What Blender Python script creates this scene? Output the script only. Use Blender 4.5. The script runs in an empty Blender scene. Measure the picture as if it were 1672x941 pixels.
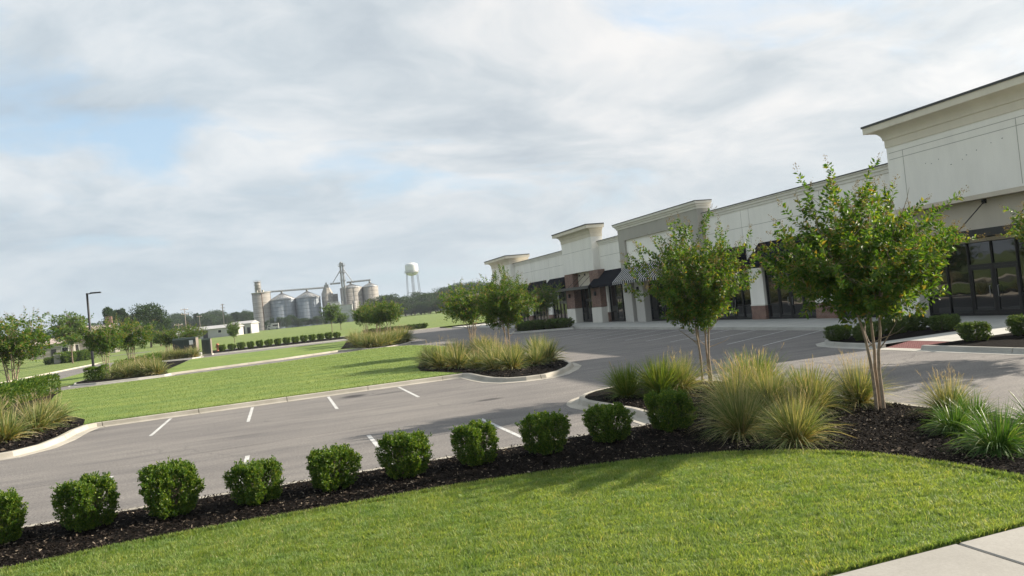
import bpy, math, random
import numpy as np
from mathutils import Vector, Matrix
from mathutils.geometry import tessellate_polygon

scene = bpy.context.scene
COL = scene.collection
R = math.radians
rng = np.random.default_rng(7)
random.seed(7)

# ------------------------------------------------------------------ camera
F_PX, PSI, TH, RHO, CAM_H = 1193.0, R(18.0), R(1.2), R(5.7), 2.8
fw = Vector((math.sin(PSI)*math.cos(TH), math.cos(PSI)*math.cos(TH), math.sin(TH)))
r0 = Vector((math.cos(PSI), -math.sin(PSI), 0)); u0 = r0.cross(fw)
rt = r0*math.cos(RHO) - u0*math.sin(RHO); up = u0*math.cos(RHO) + r0*math.sin(RHO)
cd = bpy.data.cameras.new('camera'); cam = bpy.data.objects.new('camera', cd); COL.objects.link(cam)
M = Matrix((rt, up, -fw)).transposed().to_4x4(); M.translation = Vector((0, 0, CAM_H))
cam.matrix_world = M
cd.sensor_width = 36.0; cd.lens = F_PX/1672*36.0; cd.clip_start = 0.05; cd.clip_end = 6000
scene.camera = cam

def smooth(a, b, x):
    t = np.clip((np.asarray(x, float)-a)/(b-a), 0, 1); return t*t*(3-2*t)

def terrain(x, y):
    """height of the open ground: flat round the lot, a gentle rise across the field beyond"""
    x = np.asarray(x, float); y = np.asarray(y, float)
    out = np.maximum(smooth(118, 123, y), np.maximum(smooth(26.2, 28.5, -x), smooth(60, 66, x)))
    out = np.maximum(out, smooth(42, 48, -y))
    d = np.hypot(x, y)
    z = -0.08 + out*0.2 + smooth(110, 420, d)*1.55*out + smooth(420, 1400, d)*2.0
    mound = 1.1*np.exp(-(((x+62)/16)**2 + ((y-178)/14)**2))*out
    return z + mound

def at(px, d):
    """ground point seen in image column px (horizon row) at distance d"""
    py = 533.9 - (px-452.7)*0.0998
    v = fw + rt*((px-836)/F_PX) - up*((py-470.5)/F_PX)
    h = math.hypot(v.x, v.y); x, y = v.x/h*d, v.y/h*d
    return Vector((x, y, float(terrain(x, y))))

# ------------------------------------------------------------------ object helpers
def tag(o, label=None, cat=None, group=None, kind=None):
    if label: o['label'] = label
    if cat: o['category'] = cat
    if group: o['group'] = group
    if kind: o['kind'] = kind
    return o

def empty(name, loc=(0, 0, 0), rz=0.0):
    o = bpy.data.objects.new(name, None); COL.objects.link(o)
    o.location = loc; o.rotation_euler = (0, 0, rz); o.empty_display_size = 0.3
    return o

def link(name, me, parent=None):
    o = bpy.data.objects.new(name, me); COL.objects.link(o)
    if parent: o.parent = parent
    return o

def np_mesh(name, V, Fc, mat, uv=None, smooth_=False):
    V = np.asarray(V, np.float32).reshape(-1, 3); Fc = np.asarray(Fc, np.int32)
    k = Fc.shape[1]; me = bpy.data.meshes.new(name)
    me.vertices.add(len(V)); me.vertices.foreach_set('co', V.ravel())
    me.loops.add(Fc.size); me.loops.foreach_set('vertex_index', Fc.ravel())
    me.polygons.add(len(Fc))
    me.polygons.foreach_set('loop_start', np.arange(0, Fc.size, k, dtype=np.int32))
    if uv is not None:
        l = me.uv_layers.new(name='UVMap'); l.data.foreach_set('uv', np.asarray(uv, np.float32)[Fc.ravel()].ravel())
    me.update(calc_edges=True)
    me.polygons.foreach_set('use_smooth', np.full(len(Fc), smooth_))
    for m in (mat if isinstance(mat, (list, tuple)) else [mat]): me.materials.append(m)
    return me

class MB:
    """collects shapes for ONE mesh"""
    def __init__(s): s.v = []; s.f = []; s.sm = []
    def add(s, V, Fc, sm=False):
        o = len(s.v); s.v += [tuple(p) for p in V]
        for f in Fc: s.f.append(tuple(i+o for i in f)); s.sm.append(sm)
        return s
    def box(s, x0, x1, y0, y1, z0, z1, M=None):
        V = [Vector((x, y, z)) for z in (z0, z1) for y in (y0, y1) for x in (x0, x1)]
        if M: V = [M @ p for p in V]
        return s.add(V, [(0, 2, 3, 1), (4, 5, 7, 6), (0, 1, 5, 4), (2, 6, 7, 3), (0, 4, 6, 2), (1, 3, 7, 5)])
    def bbox(s, x0, x1, y0, y1, z0, z1, b=0.02):
        """box with chamfered upright and top edges"""
        P = [(x0+b, y0), (x1-b, y0), (x1, y0+b), (x1, y1-b), (x1-b, y1), (x0+b, y1), (x0, y1-b), (x0, y0+b)]
        Q = [(x0+b, y0+b), (x1-b, y0+b), (x1-b, y0+b), (x1-b, y1-b), (x1-b, y1-b), (x0+b, y1-b), (x0+b, y1-b), (x0+b, y0+b)]
        V = [(x, y, z0) for x, y in P] + [(x, y, z1-b) for x, y in P] + [(x, y, z1) for x, y in Q]
        Fc = [tuple(range(7, -1, -1)), tuple(range(16, 24))]
        for r in (0, 8):
            for i in range(8): j = (i+1) % 8; Fc.append((r+i, r+j, r+8+j, r+8+i))
        return s.add(V, Fc)
    def tube(s, pts, rad, n=8, caps=True, sm=True):
        pts = [Vector(p) for p in pts]
        if not isinstance(rad, (list, tuple)): rad = [rad]*len(pts)
        V = []; Fc = []; ref = None
        for i, p in enumerate(pts):
            d = (pts[min(i+1, len(pts)-1)] - pts[max(i-1, 0)]).normalized()
            if ref is None: ref = d.orthogonal().normalized()
            a = (ref - d*ref.dot(d)).normalized(); b = d.cross(a); ref = a
            for k in range(n):
                t = 2*math.pi*k/n; V.append(p + (a*math.cos(t) + b*math.sin(t))*rad[i])
        for i in range(len(pts)-1):
            for k in range(n):
                k2 = (k+1) % n; Fc.append((i*n+k, i*n+k2, (i+1)*n+k2, (i+1)*n+k))
        s.add(V, Fc, sm)
        if caps:
            m = len(pts)-1
            s.add(V[:n], [tuple(range(n-1, -1, -1))]); s.add(V[m*n:], [tuple(range(n))])
        return s
    def lathe(s, prof, n=24, cx=0, cy=0, sm=True):
        V = []; Fc = []
        for r, z in prof:
            for k in range(n):
                t = 2*math.pi*k/n; V.append((cx+r*math.cos(t), cy+r*math.sin(t), z))
        for i in range(len(prof)-1):
            for k in range(n):
                k2 = (k+1) % n; Fc.append((i*n+k, i*n+k2, (i+1)*n+k2, (i+1)*n+k))
        return s.add(V, Fc, sm)
    def poly(s, pts, z):
        P = [Vector((p[0], p[1], z)) for p in pts]
        a = sum(P[i].x*P[(i+1) % len(P)].y - P[(i+1) % len(P)].x*P[i].y for i in range(len(P)))
        if a < 0: P.reverse()
        T = tessellate_polygon([P]); out = []
        for t in T:
            a, b, c = (P[i] for i in t)
            out.append(t if (b-a).cross(c-a).z > 0 else (t[0], t[2], t[1]))
        return s.add(P, out)
    def extrude_x(s, prof, x0, x1):     # prof in (y,z)
        n = len(prof); V = [(x0, y, z) for y, z in prof] + [(x1, y, z) for y, z in prof]
        Fc = [tuple(range(n)), tuple(range(2*n-1, n-1, -1))] + [(i, i+n, (i+1) % n+n, (i+1) % n) for i in range(n)]
        return s.add(V, Fc)
    def extrude_y(s, prof, y0, y1):     # prof in (x,z)
        n = len(prof); V = [(x, y0, z) for x, z in prof] + [(x, y1, z) for x, z in prof]
        Fc = [tuple(range(n)), tuple(range(2*n-1, n-1, -1))] + [(i, i+n, (i+1) % n+n, (i+1) % n) for i in range(n)]
        return s.add(V, Fc)
    def sweep(s, path, prof, closed=False, gap=0, chunk=3.0, z=0.0):
        """profile (offset to the right of travel, height) along a path, mitred; gap > 0 leaves expansion joints"""
        P = [Vector((p[0], p[1])) for p in path]; n = len(P)
        def nrm(a, b): d = (b-a).normalized(); return Vector((d.y, -d.x))
        N = []
        for i in range(n):
            a = P[(i-1) % n] if (closed or i > 0) else None; b = P[(i+1) % n] if (closed or i < n-1) else None
            if a is None: N.append(nrm(P[i], b))
            elif b is None: N.append(nrm(a, P[i]))
            else:
                m = (nrm(a, P[i]) + nrm(P[i], b)); m.normalize(); N.append(m/max(0.4, m.dot(nrm(P[i], b))))
        segs = []
        if gap <= 0:
            segs.append([(P[i], N[i]) for i in range(n)] + ([(P[0], N[0])] if closed else []))
        else:
            idx = list(range(n)) + ([0] if closed else [])
            cur = [(P[0], N[0])]; left = chunk
            for a, b in zip(idx[:-1], idx[1:]):
                L = (P[b]-P[a]).length; t = 0.0
                while L - t > left:
                    t += left; f = t/L; q = (P[a].lerp(P[b], f), N[a].lerp(N[b], f)); cur.append(q); segs.append(cur)
                    f2 = min(1, (t+gap)/L); cur = [(P[a].lerp(P[b], f2), N[a].lerp(N[b], f2))]; t += gap; left = chunk
                left -= max(0, L-t)
                cur.append((P[b], N[b]))
            if len(cur) > 1: segs.append(cur)
        k = len(prof)
        for sg in segs:
            V = [(p.x+nn.x*o, p.y+nn.y*o, z+h) for p, nn in sg for o, h in prof]; Fc = []
            for i in range(len(sg)-1):
                for j in range(k-1):
                    Fc.append((i*k+j, i*k+j+1, (i+1)*k+j+1, (i+1)*k+j))
            s.add(V, Fc)
            m = (len(sg)-1)*k
            s.add(V[:k], [tuple(range(k-1, -1, -1))]); s.add(V[m:m+k], [tuple(range(k))])
        return s
    def build(s, name, mat, parent=None):
        me = bpy.data.meshes.new(name); me.from_pydata(s.v, [], s.f); me.materials.append(mat)
        me.polygons.foreach_set('use_smooth', s.sm); me.update()
        return link(name, me, parent)

def curve_pts(pts, per=6):
    """Catmull-Rom through the points"""
    P = [Vector(p) for p in pts]; out = []
    for i in range(len(P)-1):
        a = P[max(i-1, 0)]; b = P[i]; c = P[i+1]; d = P[min(i+2, len(P)-1)]
        for k in range(per):
            t = k/per
            out.append(0.5*((2*b) + (c-a)*t + (2*a-5*b+4*c-d)*t*t + (3*b-a-3*c+d)*t**3))
    out.append(P[-1]); return out

def inside(poly, X, Y):
    """vectorised point in polygon"""
    r = np.zeros(X.shape, bool); n = len(poly)
    for i in range(n):
        x1, y1 = poly[i][0], poly[i][1]; x2, y2 = poly[(i+1) % n][0], poly[(i+1) % n][1]
        c = ((y1 > Y) != (y2 > Y))
        with np.errstate(divide='ignore', invalid='ignore'):
            xi = (x2-x1)*(Y-y1)/((y2-y1) if y2 != y1 else 1e-9) + x1
        r ^= c & (X < xi)
    return r

# ------------------------------------------------------------------ materials
class NT:
    def __init__(s, name):
        s.m = bpy.data.materials.new(name); s.m.use_nodes = True; s.t = s.m.node_tree; s.n = s.t.nodes; s.n.clear()
        s.out = s.n.new('ShaderNodeOutputMaterial')
    def node(s, typ, **kw):
        n = s.n.new(typ)
        for k, v in kw.items():
            if k.startswith('i_'): n.inputs[k[2:].replace('_', ' ')].default_value = v
            else: setattr(n, k, v)
        return n
    def L(s, a, b): s.t.links.new(a, b)
    def pos(s): return s.node('ShaderNodeNewGeometry').outputs['Position']
    def objc(s): return s.node('ShaderNodeTexCoord').outputs['Object']
    def mapv(s, vec, scale, rot=(0, 0, 0)):
        m = s.node('ShaderNodeMapping'); m.inputs['Scale'].default_value = scale; m.inputs['Rotation'].default_value = rot
        s.L(vec, m.inputs['Vector']); return m.outputs['Vector']
    def noise(s, vec, scale, detail=4, rough=0.55):
        n = s.node('ShaderNodeTexNoise'); n.inputs['Scale'].default_value = scale; n.inputs['Detail'].default_value = detail
        n.inputs['Roughness'].default_value = rough
        if vec is not None: s.L(vec, n.inputs['Vector'])
        return n.outputs['Fac']
    def ramp(s, fac, stops, interp='LINEAR'):
        r = s.node('ShaderNodeValToRGB'); e = r.color_ramp.elements; r.color_ramp.interpolation = interp
        while len(e) < len(stops): e.new(0.5)
        for el, (p, c) in zip(e, stops):
            el.position = p; el.color = (*c, 1) if len(c) == 3 else c
        s.L(fac, r.inputs['Fac']); return r.outputs['Color']
    def mix(s, fac, a, b, mode='MIX'):
        m = s.node('ShaderNodeMix', data_type='RGBA', blend_type=mode)
        for sock, v in ((m.inputs[0], fac), (m.inputs[6], a), (m.inputs[7], b)):
            if isinstance(v, (int, float)): sock.default_value = v
            elif isinstance(v, tuple): sock.default_value = (*v, 1) if len(v) == 3 else v
            else: s.L(v, sock)
        return m.outputs[2]
    def math(s, op, a, b=None):
        m = s.node('ShaderNodeMath', operation=op)
        for i, v in enumerate((a, b)):
            if v is None: continue
            if isinstance(v, (int, float)): m.inputs[i].default_value = v
            else: s.L(v, m.inputs[i])
        return m.outputs[0]
    def bump(s, h, strength=0.3, dist=0.01):
        b = s.node('ShaderNodeBump'); b.inputs['Strength'].default_value = strength; b.inputs['Distance'].default_value = dist
        s.L(h, b.inputs['Height']); return b.outputs['Normal']
    def pbsdf(s, col, rough=0.7, spec=0.3, metal=0.0, normal=None):
        p = s.node('ShaderNodeBsdfPrincipled'); p.inputs['Roughness'].default_value = rough
        p.inputs['Specular IOR Level'].default_value = spec; p.inputs['Metallic'].default_value = metal
        if isinstance(col, tuple): p.inputs['Base Color'].default_value = (*col, 1)
        else: s.L(col, p.inputs['Base Color'])
        if not isinstance(rough, float) and not isinstance(rough, int): s.L(rough, p.inputs['Roughness'])
        if normal is not None: s.L(normal, p.inputs['Normal'])
        return p
    def done(s, sh): s.L(sh.outputs[0], s.out.inputs['Surface']); return s.m

def m_plain(name, col, rough=0.6, spec=0.35, metal=0.0, var=0.12, scale=3.0, bump=0.0, bscale=60):
    t = NT(name); p = t.objc()
    n = t.noise(p, scale, 5, 0.65); a = tuple(c*(1-var) for c in col); b = tuple(min(1, c*(1+var)) for c in col)
    c = t.ramp(n, [(0.3, a), (0.7, b)])
    nm = t.bump(t.noise(p, bscale, 3), bump, 0.01) if bump else None
    return t.done(t.pbsdf(c, rough, spec, metal, nm))

def m_leaf(name, stops, trans=0.35, rough=0.45, spec=0.4, uvgrad=None, patch=None, tint=(1.25, 1.15, 0.5)):
    """thin leaf or blade: colour differs leaf by leaf, light passes through it"""
    t = NT(name); g = t.node('ShaderNodeNewGeometry')
    c = t.ramp(g.outputs['Random Per Island'], stops)
    if uvgrad:
        u = t.node('ShaderNodeUVMap'); sx = t.node('ShaderNodeSeparateXYZ'); t.L(u.outputs[0], sx.inputs[0])
        gr = t.ramp(sx.outputs['Y'], uvgrad); c = t.mix(1.0, c, gr, 'MULTIPLY')
    if patch:
        n = t.noise(g.outputs['Position'], patch[0], 3, 0.6); c = t.mix(1.0, c, t.ramp(n, [(0.3, patch[1]), (0.7, patch[2])]), 'MULTIPLY')
    p = t.pbsdf(c, rough, spec)
    tr = t.node('ShaderNodeBsdfTranslucent'); t.L(t.mix(1.0, c, tint, 'MULTIPLY'), tr.inputs['Color'])
    mx = t.node('ShaderNodeMixShader'); mx.inputs[0].default_value = trans
    t.L(p.outputs[0], mx.inputs[1]); t.L(tr.outputs[0], mx.inputs[2])
    return t.done(mx)

def m_asphalt(name='asphalt'):
    t = NT(name); p = t.pos()
    fine = t.noise(p, 24, 5, 0.85); mid = t.noise(t.mapv(p, (0.25, 1.3, 1), (0, 0, R(3))), 1.1, 5, 0.65); big = t.noise(p, 0.13, 4, 0.6)
    c = t.ramp(fine, [(0.30, (0.076, 0.071, 0.067)), (0.5, (0.174, 0.163, 0.153)), (0.72, (0.335, 0.315, 0.297))])
    c = t.mix(1.0, c, t.ramp(mid, [(0.3, (0.74, 0.74, 0.76)), (0.62, (1.07, 1.06, 1.05))]), 'MULTIPLY')
    c = t.mix(1.0, c, t.ramp(big, [(0.35, (0.9, 0.9, 0.91)), (0.65, (1.05, 1.05, 1.04))]), 'MULTIPLY')
    st = t.noise(p, 0.55, 2, 0.4)
    c = t.mix(t.ramp(st, [(0.69, (0, 0, 0)), (0.78, (0.5, 0.5, 0.5))]), c, (0.075, 0.07, 0.068))
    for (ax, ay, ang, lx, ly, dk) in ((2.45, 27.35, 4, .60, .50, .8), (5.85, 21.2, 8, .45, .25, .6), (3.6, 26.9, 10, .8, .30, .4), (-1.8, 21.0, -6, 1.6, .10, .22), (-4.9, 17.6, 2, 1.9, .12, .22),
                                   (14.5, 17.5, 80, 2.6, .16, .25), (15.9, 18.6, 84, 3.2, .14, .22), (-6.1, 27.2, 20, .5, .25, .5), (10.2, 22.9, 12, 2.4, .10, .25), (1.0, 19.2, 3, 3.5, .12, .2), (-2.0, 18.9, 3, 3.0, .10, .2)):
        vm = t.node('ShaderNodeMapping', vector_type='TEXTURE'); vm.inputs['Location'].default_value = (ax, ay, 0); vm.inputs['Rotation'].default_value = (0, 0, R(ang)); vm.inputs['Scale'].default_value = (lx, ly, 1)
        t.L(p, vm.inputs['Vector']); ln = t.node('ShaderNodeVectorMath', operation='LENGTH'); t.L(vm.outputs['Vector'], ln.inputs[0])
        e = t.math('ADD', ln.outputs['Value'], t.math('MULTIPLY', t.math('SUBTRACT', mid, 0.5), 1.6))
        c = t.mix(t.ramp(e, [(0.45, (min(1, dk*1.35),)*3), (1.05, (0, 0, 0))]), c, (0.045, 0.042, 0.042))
    v = t.node('ShaderNodeTexVoronoi', feature='DISTANCE_TO_EDGE'); v.inputs['Scale'].default_value = 0.17
    wv = t.node('ShaderNodeVectorMath', operation='ADD'); t.L(p, wv.inputs[0])
    nz = t.node('ShaderNodeTexNoise'); nz.inputs['Scale'].default_value = 0.9; nz.inputs['Detail'].default_value = 5; t.L(p, nz.inputs['Vector']); t.L(nz.outputs['Color'], wv.inputs[1])
    t.L(wv.outputs[0], v.inputs['Vector'])
    ck = t.math('MULTIPLY', t.ramp(v.outputs['Distance'], [(0.0, (1, 1, 1)), (0.006, (0, 0, 0))]), t.ramp(t.noise(p, 0.2, 2), [(0.5, (0, 0, 0)), (0.62, (0.6, 0.6, 0.6))]))
    c = t.mix(ck, c, (0.05, 0.05, 0.05))
    return t.done(t.pbsdf(c, 0.85, 0.25, 0, t.bump(fine, 0.5, 0.006)))

def m_concrete(name, col, stain=0.25, jx=None, jy=None):
    t = NT(name); p = t.pos()
    fine = t.noise(p, 40, 4, 0.7); big = t.noise(p, 0.9, 5, 0.65)
    c = t.ramp(fine, [(0.3, tuple(x*0.9 for x in col)), (0.7, tuple(x*1.08 for x in col))])
    c = t.mix(1.0, c, t.ramp(big, [(0.3, (1-stain, 1-stain, 1-stain*1.1)), (0.6, (1.03, 1.03, 1.02))]), 'MULTIPLY')
    sx = t.node('ShaderNodeSeparateXYZ'); t.L(p, sx.inputs[0])
    for ax, per in (('X', jx), ('Y', jy)):
        if per:
            f = t.math('FRACT', t.math('DIVIDE', sx.outputs[ax], per))
            f = t.math('LESS_THAN', f, 0.014/per)
            c = t.mix(f, c, tuple(x*0.3 for x in col))
    return t.done(t.pbsdf(c, 0.85, 0.25, 0, t.bump(fine, 0.25, 0.004)))

def m_ground_grass(name, dark, mid, light, stripes=None):
    t = NT(name); p = t.pos()
    fine = t.noise(p, 26, 4, 0.75); big = t.noise(p, 0.22, 5, 0.6); m2 = t.noise(p, 1.6, 4, 0.65)
    c = t.ramp(fine, [(0.25, dark), (0.5, mid), (0.8, light)])
    c = t.mix(1.0, c, t.ramp(big, [(0.3, (0.80, 0.88, 0.80)), (0.7, (1.14, 1.07, 1.0))]), 'MULTIPLY')
    c = t.mix(1.0, c, t.ramp(m2, [(0.3, (0.82, 0.86, 0.8)), (0.65, (1.08, 1.05, 1.0))]), 'MULTIPLY')
    if stripes:
        w = t.node('ShaderNodeTexWave', wave_type='BANDS', bands_direction='Y'); w.inputs['Scale'].default_value = stripes
        w.inputs['Distortion'].default_value = 1.2; w.inputs['Detail'].default_value = 2; t.L(p, w.inputs['Vector'])
        c = t.mix(1.0, c, t.ramp(w.outputs['Fac'], [(0.2, (0.84, 0.90, 0.84)), (0.8, (1.08, 1.05, 1.0))]), 'MULTIPLY')
    return t.done(t.pbsdf(c, 0.9, 0.15, 0, t.bump(t.math('ADD', fine, t.math('MULTIPLY', m2, 1.5)), 0.8, 0.05)))

def m_brick(name):
    t = NT(name); p = t.pos()
    s = t.node('ShaderNodeSeparateXYZ'); t.L(p, s.inputs[0]); cb = t.node('ShaderNodeCombineXYZ')
    t.L(t.math('ADD', s.outputs['X'], s.outputs['Y']), cb.inputs['X']); t.L(s.outputs['Z'], cb.inputs['Y'])
    b = t.node('ShaderNodeTexBrick'); t.L(cb.outputs[0], b.inputs['Vector'])
    b.inputs['Scale'].default_value = 1.0; b.inputs['Brick Width'].default_value = 0.21; b.inputs['Row Height'].default_value = 0.075
    b.inputs['Mortar Size'].default_value = 0.008; b.inputs['Color1'].default_value = (0.145, 0.068, 0.05, 1); b.inputs['Color2'].default_value = (0.20, 0.098, 0.072, 1)
    b.inputs['Mortar'].default_value = (0.36, 0.32, 0.28, 1)
    c = t.mix(1.0, b.outputs['Color'], t.ramp(t.noise(p, 2.5, 4), [(0.3, (0.8, 0.8, 0.8)), (0.7, (1.1, 1.08, 1.05))]), 'MULTIPLY')
    return t.done(t.pbsdf(c, 0.85, 0.2, 0, t.bump(b.outputs['Fac'], -0.4, 0.006)))

def m_stucco(name, col):
    t = NT(name); p = t.pos(); s = t.noise(p, 90, 3, 0.7)
    st = t.noise(t.mapv(p, (1, 1, 0.25)), 0.8, 5, 0.65)
    c = t.ramp(st, [(0.3, tuple(x*0.91 for x in col)), (0.65, tuple(min(1, x*1.03) for x in col))])
    return t.done(t.pbsdf(c, 0.9, 0.15, 0, t.bump(s, 0.35, 0.004)))

def m_stripes(name):
    t = NT(name); s = t.node('ShaderNodeSeparateXYZ'); t.L(t.pos(), s.inputs[0])
    f = t.math('LESS_THAN', t.math('FRACT', t.math('DIVIDE', s.outputs['Y'], 0.40)), 0.36)
    c = t.mix(f, (0.016, 0.018, 0.024), (0.50, 0.49, 0.47))
    return t.done(t.pbsdf(c, 0.8, 0.2))

def m_mulch(name):
    t = NT(name); p = t.pos(); n = t.noise(p, 28, 4, 0.8)
    c = t.ramp(n, [(0.35, (0.005, 0.0045, 0.004)), (0.6, (0.014, 0.012, 0.0105)), (0.8, (0.032, 0.027, 0.023))])
    return t.done(t.pbsdf(c, 0.95, 0.04, 0, t.bump(n, 1.0, 0.03)))

def m_corrugated(name, col, vert=False, metal=0.55, period=0.9):
    t = NT(name); p = t.objc(); s = t.node('ShaderNodeSeparateXYZ'); t.L(p, s.inputs[0])
    st = t.noise(t.mapv(p, (0.6, 0.6, 0.09)), 1.0, 5, 0.7)
    c = t.ramp(st, [(0.3, tuple(x*0.78 for x in col)), (0.7, tuple(min(1, x*1.15) for x in col))])
    f = t.math('FRACT', t.math('DIVIDE', s.outputs['Z'], period*2.2))
    c = t.mix(t.math('LESS_THAN', f, 0.09), c, tuple(x*0.72 for x in col))
    h = t.math('SINE', t.math('MULTIPLY', s.outputs['X' if vert else 'Z'], 2*math.pi/period))
    return t.done(t.pbsdf(c, 0.5, 0.4, metal, t.bump(h, 0.35, 0.05)))

MT = {}
MT['asphalt'] = m_asphalt()
MT['kerb'] = m_concrete('kerb_concrete', (0.40, 0.37, 0.32), 0.25)
MT['kerb_cool'] = m_concrete('pale_kerb_concrete', (0.40, 0.385, 0.35), 0.2)
MT['sidewalk'] = m_concrete('sidewalk_concrete', (0.315, 0.30, 0.275), 0.14)
MT['walk'] = m_concrete('shop_walk_concrete', (0.44, 0.43, 0.40), 0.14, None, 1.52)
t_ = NT('road_paint'); p_ = t_.pos(); MT['paint'] = t_.done(t_.pbsdf(t_.mix(t_.ramp(t_.noise(p_, 22, 5, .75), [(0.36, (1, 1, 1)), (0.52, (0, 0, 0))]), t_.ramp(t_.noise(p_, 2.5, 4), [(0.3, (0.42, 0.42, 0.41)), (0.7, (0.60, 0.60, 0.585))]), (0.24, 0.235, 0.23)), 0.8, 0.2))
MT['lawn_near'] = m_ground_grass('near_turf', (0.08, 0.12, 0.025), (0.13, 0.185, 0.04), (0.18, 0.235, 0.06))
MT['lawn'] = m_ground_grass('mid_turf', (0.125, 0.180, 0.050), (0.175, 0.236, 0.072), (0.23, 0.29, 0.10), 0.12)
MT['field'] = m_ground_grass('field_turf', (0.12, 0.168, 0.055), (0.162, 0.208, 0.074), (0.21, 0.255, 0.098), 0.03)
MT['blade'] = m_leaf('grass_blade', [(0, (0.118, 0.195, 0.048)), (0.45, (0.188, 0.280, 0.074)), (0.8, (0.255, 0.345, 0.106)), (0.94, (0.31, 0.38, 0.14)), (1, (0.48, 0.43, 0.26))], 0.5, 0.5, 0.3,
                     patch=(2.2, (0.72, 0.83, 0.78), (1.22, 1.09, 1.06)))
MT['blade_mid'] = m_leaf('mid_grass_blade', [(0, (0.135, 0.200, 0.064)), (0.6, (0.185, 0.252, 0.088)), (1, (0.255, 0.31, 0.122))], 0.4, 0.5, 0.2,
                         patch=(0.32, (0.76, 0.86, 0.76), (1.16, 1.08, 1.02)))
MT['mulch'] = m_mulch('bark_mulch')
MT['chip'] = m_leaf('bark_chip', [(0, (0.005, 0.004, 0.0035)), (0.6, (0.014, 0.011, 0.0095)), (0.86, (0.036, 0.029, 0.024)), (0.95, (0.10, 0.078, 0.058)), (1, (0.30, 0.25, 0.19))], 0.0, 0.9, 0.05)
MT['box_leaf'] = m_leaf('boxwood_leaf', [(0, (0.036, 0.090, 0.011)), (0.5, (0.078, 0.158, 0.018)), (0.85, (0.155, 0.230, 0.030)), (1, (0.27, 0.31, 0.06))], 0.42, 0.42, 0.35)
MT['shrub_leaf'] = m_leaf('low_shrub_leaf', [(0, (0.045, 0.095, 0.02)), (0.6, (0.085, 0.15, 0.03)), (1, (0.18, 0.22, 0.06))], 0.3, 0.5, 0.3)
MT['myrtle_leaf'] = m_leaf('crape_myrtle_leaf', [(0, (0.036, 0.096, 0.012)), (0.5, (0.075, 0.158, 0.020)), (0.82, (0.135, 0.215, 0.030)), (0.94, (0.22, 0.22, 0.04)), (1, (0.26, 0.15, 0.045))], 0.50, 0.46, 0.32)
MT['far_leaf'] = m_leaf('woodland_leaf', [(0, (0.020, 0.046, 0.014)), (0.6, (0.036, 0.072, 0.020)), (1, (0.062, 0.10, 0.027))], 0.25, 0.6, 0.2)
MT['far_leaf2'] = m_leaf('pale_tree_leaf', [(0, (0.06, 0.115, 0.02)), (0.6, (0.10, 0.17, 0.028)), (1, (0.15, 0.22, 0.04))], 0.35, 0.5, 0.3)
MT['seed'] = m_leaf('seed_head', [(0, (0.12, 0.09, 0.045)), (0.6, (0.22, 0.165, 0.08)), (1, (0.34, 0.27, 0.15))], 0.25, 0.7, 0.2)
MT['bark'] = m_plain('smooth_tan_bark', (0.27, 0.21, 0.15), 0.65, 0.25, 0, 0.4, 9, 0.3, 25)
MT['bark_dark'] = m_plain('grey_bark', (0.16, 0.12, 0.09), 0.85, 0.2, 0, 0.3, 5, 0.4, 18)
MT['fountain'] = m_leaf('fountain_grass_blade', [(0, (0.075, 0.12, 0.04)), (0.45, (0.16, 0.20, 0.07)), (0.75, (0.30, 0.28, 0.12)), (1, (0.55, 0.46, 0.27))], 0.35, 0.6, 0.15,
                        uvgrad=[(0.0, (1.35, 0.98, 0.62)), (0.25, (1.12, 1.0, 0.85)), (0.6, (0.92, 1.02, 1.05)), (1.0, (1.15, 1.1, 1.15))])
MT['green_grass'] = m_leaf('green_grass_blade', [(0, (0.07, 0.14, 0.02)), (0.6, (0.13, 0.20, 0.035)), (1, (0.26, 0.27, 0.07))], 0.4, 0.5, 0.3,
                           uvgrad=[(0.0, (1.1, 0.95, 0.7)), (0.4, (1, 1, 1)), (1.0, (1.1, 1.1, 1.0))])
MT['liriope'] = m_leaf('strappy_leaf', [(0, (0.035, 0.10, 0.014)), (0.6, (0.07, 0.155, 0.024)), (0.92, (0.14, 0.22, 0.05)), (1, (0.40, 0.38, 0.24))], 0.38, 0.4, 0.5)
MT['plume'] = m_leaf('grass_plume', [(0, (0.34, 0.25, 0.18)), (0.6, (0.45, 0.36, 0.27)), (1, (0.58, 0.50, 0.40))], 0.4, 0.7, 0.2)
MT['white'] = m_stucco('pale_stucco', (0.85, 0.82, 0.755))
MT['beige'] = m_stucco('beige_stucco', (0.58, 0.52, 0.42))
MT['cornice'] = m_stucco('cornice_paint', (0.70, 0.64, 0.53))
MT['trim'] = m_stucco('moulding_paint', (0.72, 0.69, 0.62))
MT['taupe'] = m_stucco('taupe_stucco', (0.40, 0.38, 0.335))
MT['greyp'] = m_stucco('grey_pilaster', (0.50, 0.48, 0.44))
MT['cap'] = m_plain('dark_cap_metal', (0.055, 0.055, 0.055), 0.5, 0.4, 0.3)
MT['brick'] = m_brick('red_brick')
MT['awning'] = m_plain('black_canvas', (0.008, 0.009, 0.014), 0.9, 0.06, 0, 0.2, 2)
MT['stripe'] = m_stripes('striped_canvas')
MT['frame'] = m_plain('black_aluminium', (0.012, 0.012, 0.013), 0.35, 0.5, 0.2)
t_ = NT('dark_shop_glass'); nz_ = t_.noise(t_.objc(), 0.6, 2)
gl_ = t_.pbsdf((0.006, 0.008, 0.009), 0.02, 0.5, 0, t_.bump(nz_, 0.03, 0.3)); gl_.inputs['IOR'].default_value = 1.75
MT['glass'] = t_.done(gl_)
MT['roof'] = m_plain('roof_membrane', (0.5, 0.5, 0.48), 0.8)
MT['metal_black'] = m_plain('black_steel', (0.015, 0.015, 0.016), 0.5, 0.4, 0.3)
MT['galv'] = m_corrugated('galvanised_steel', (0.27, 0.30, 0.325), False, 0.4)
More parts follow.
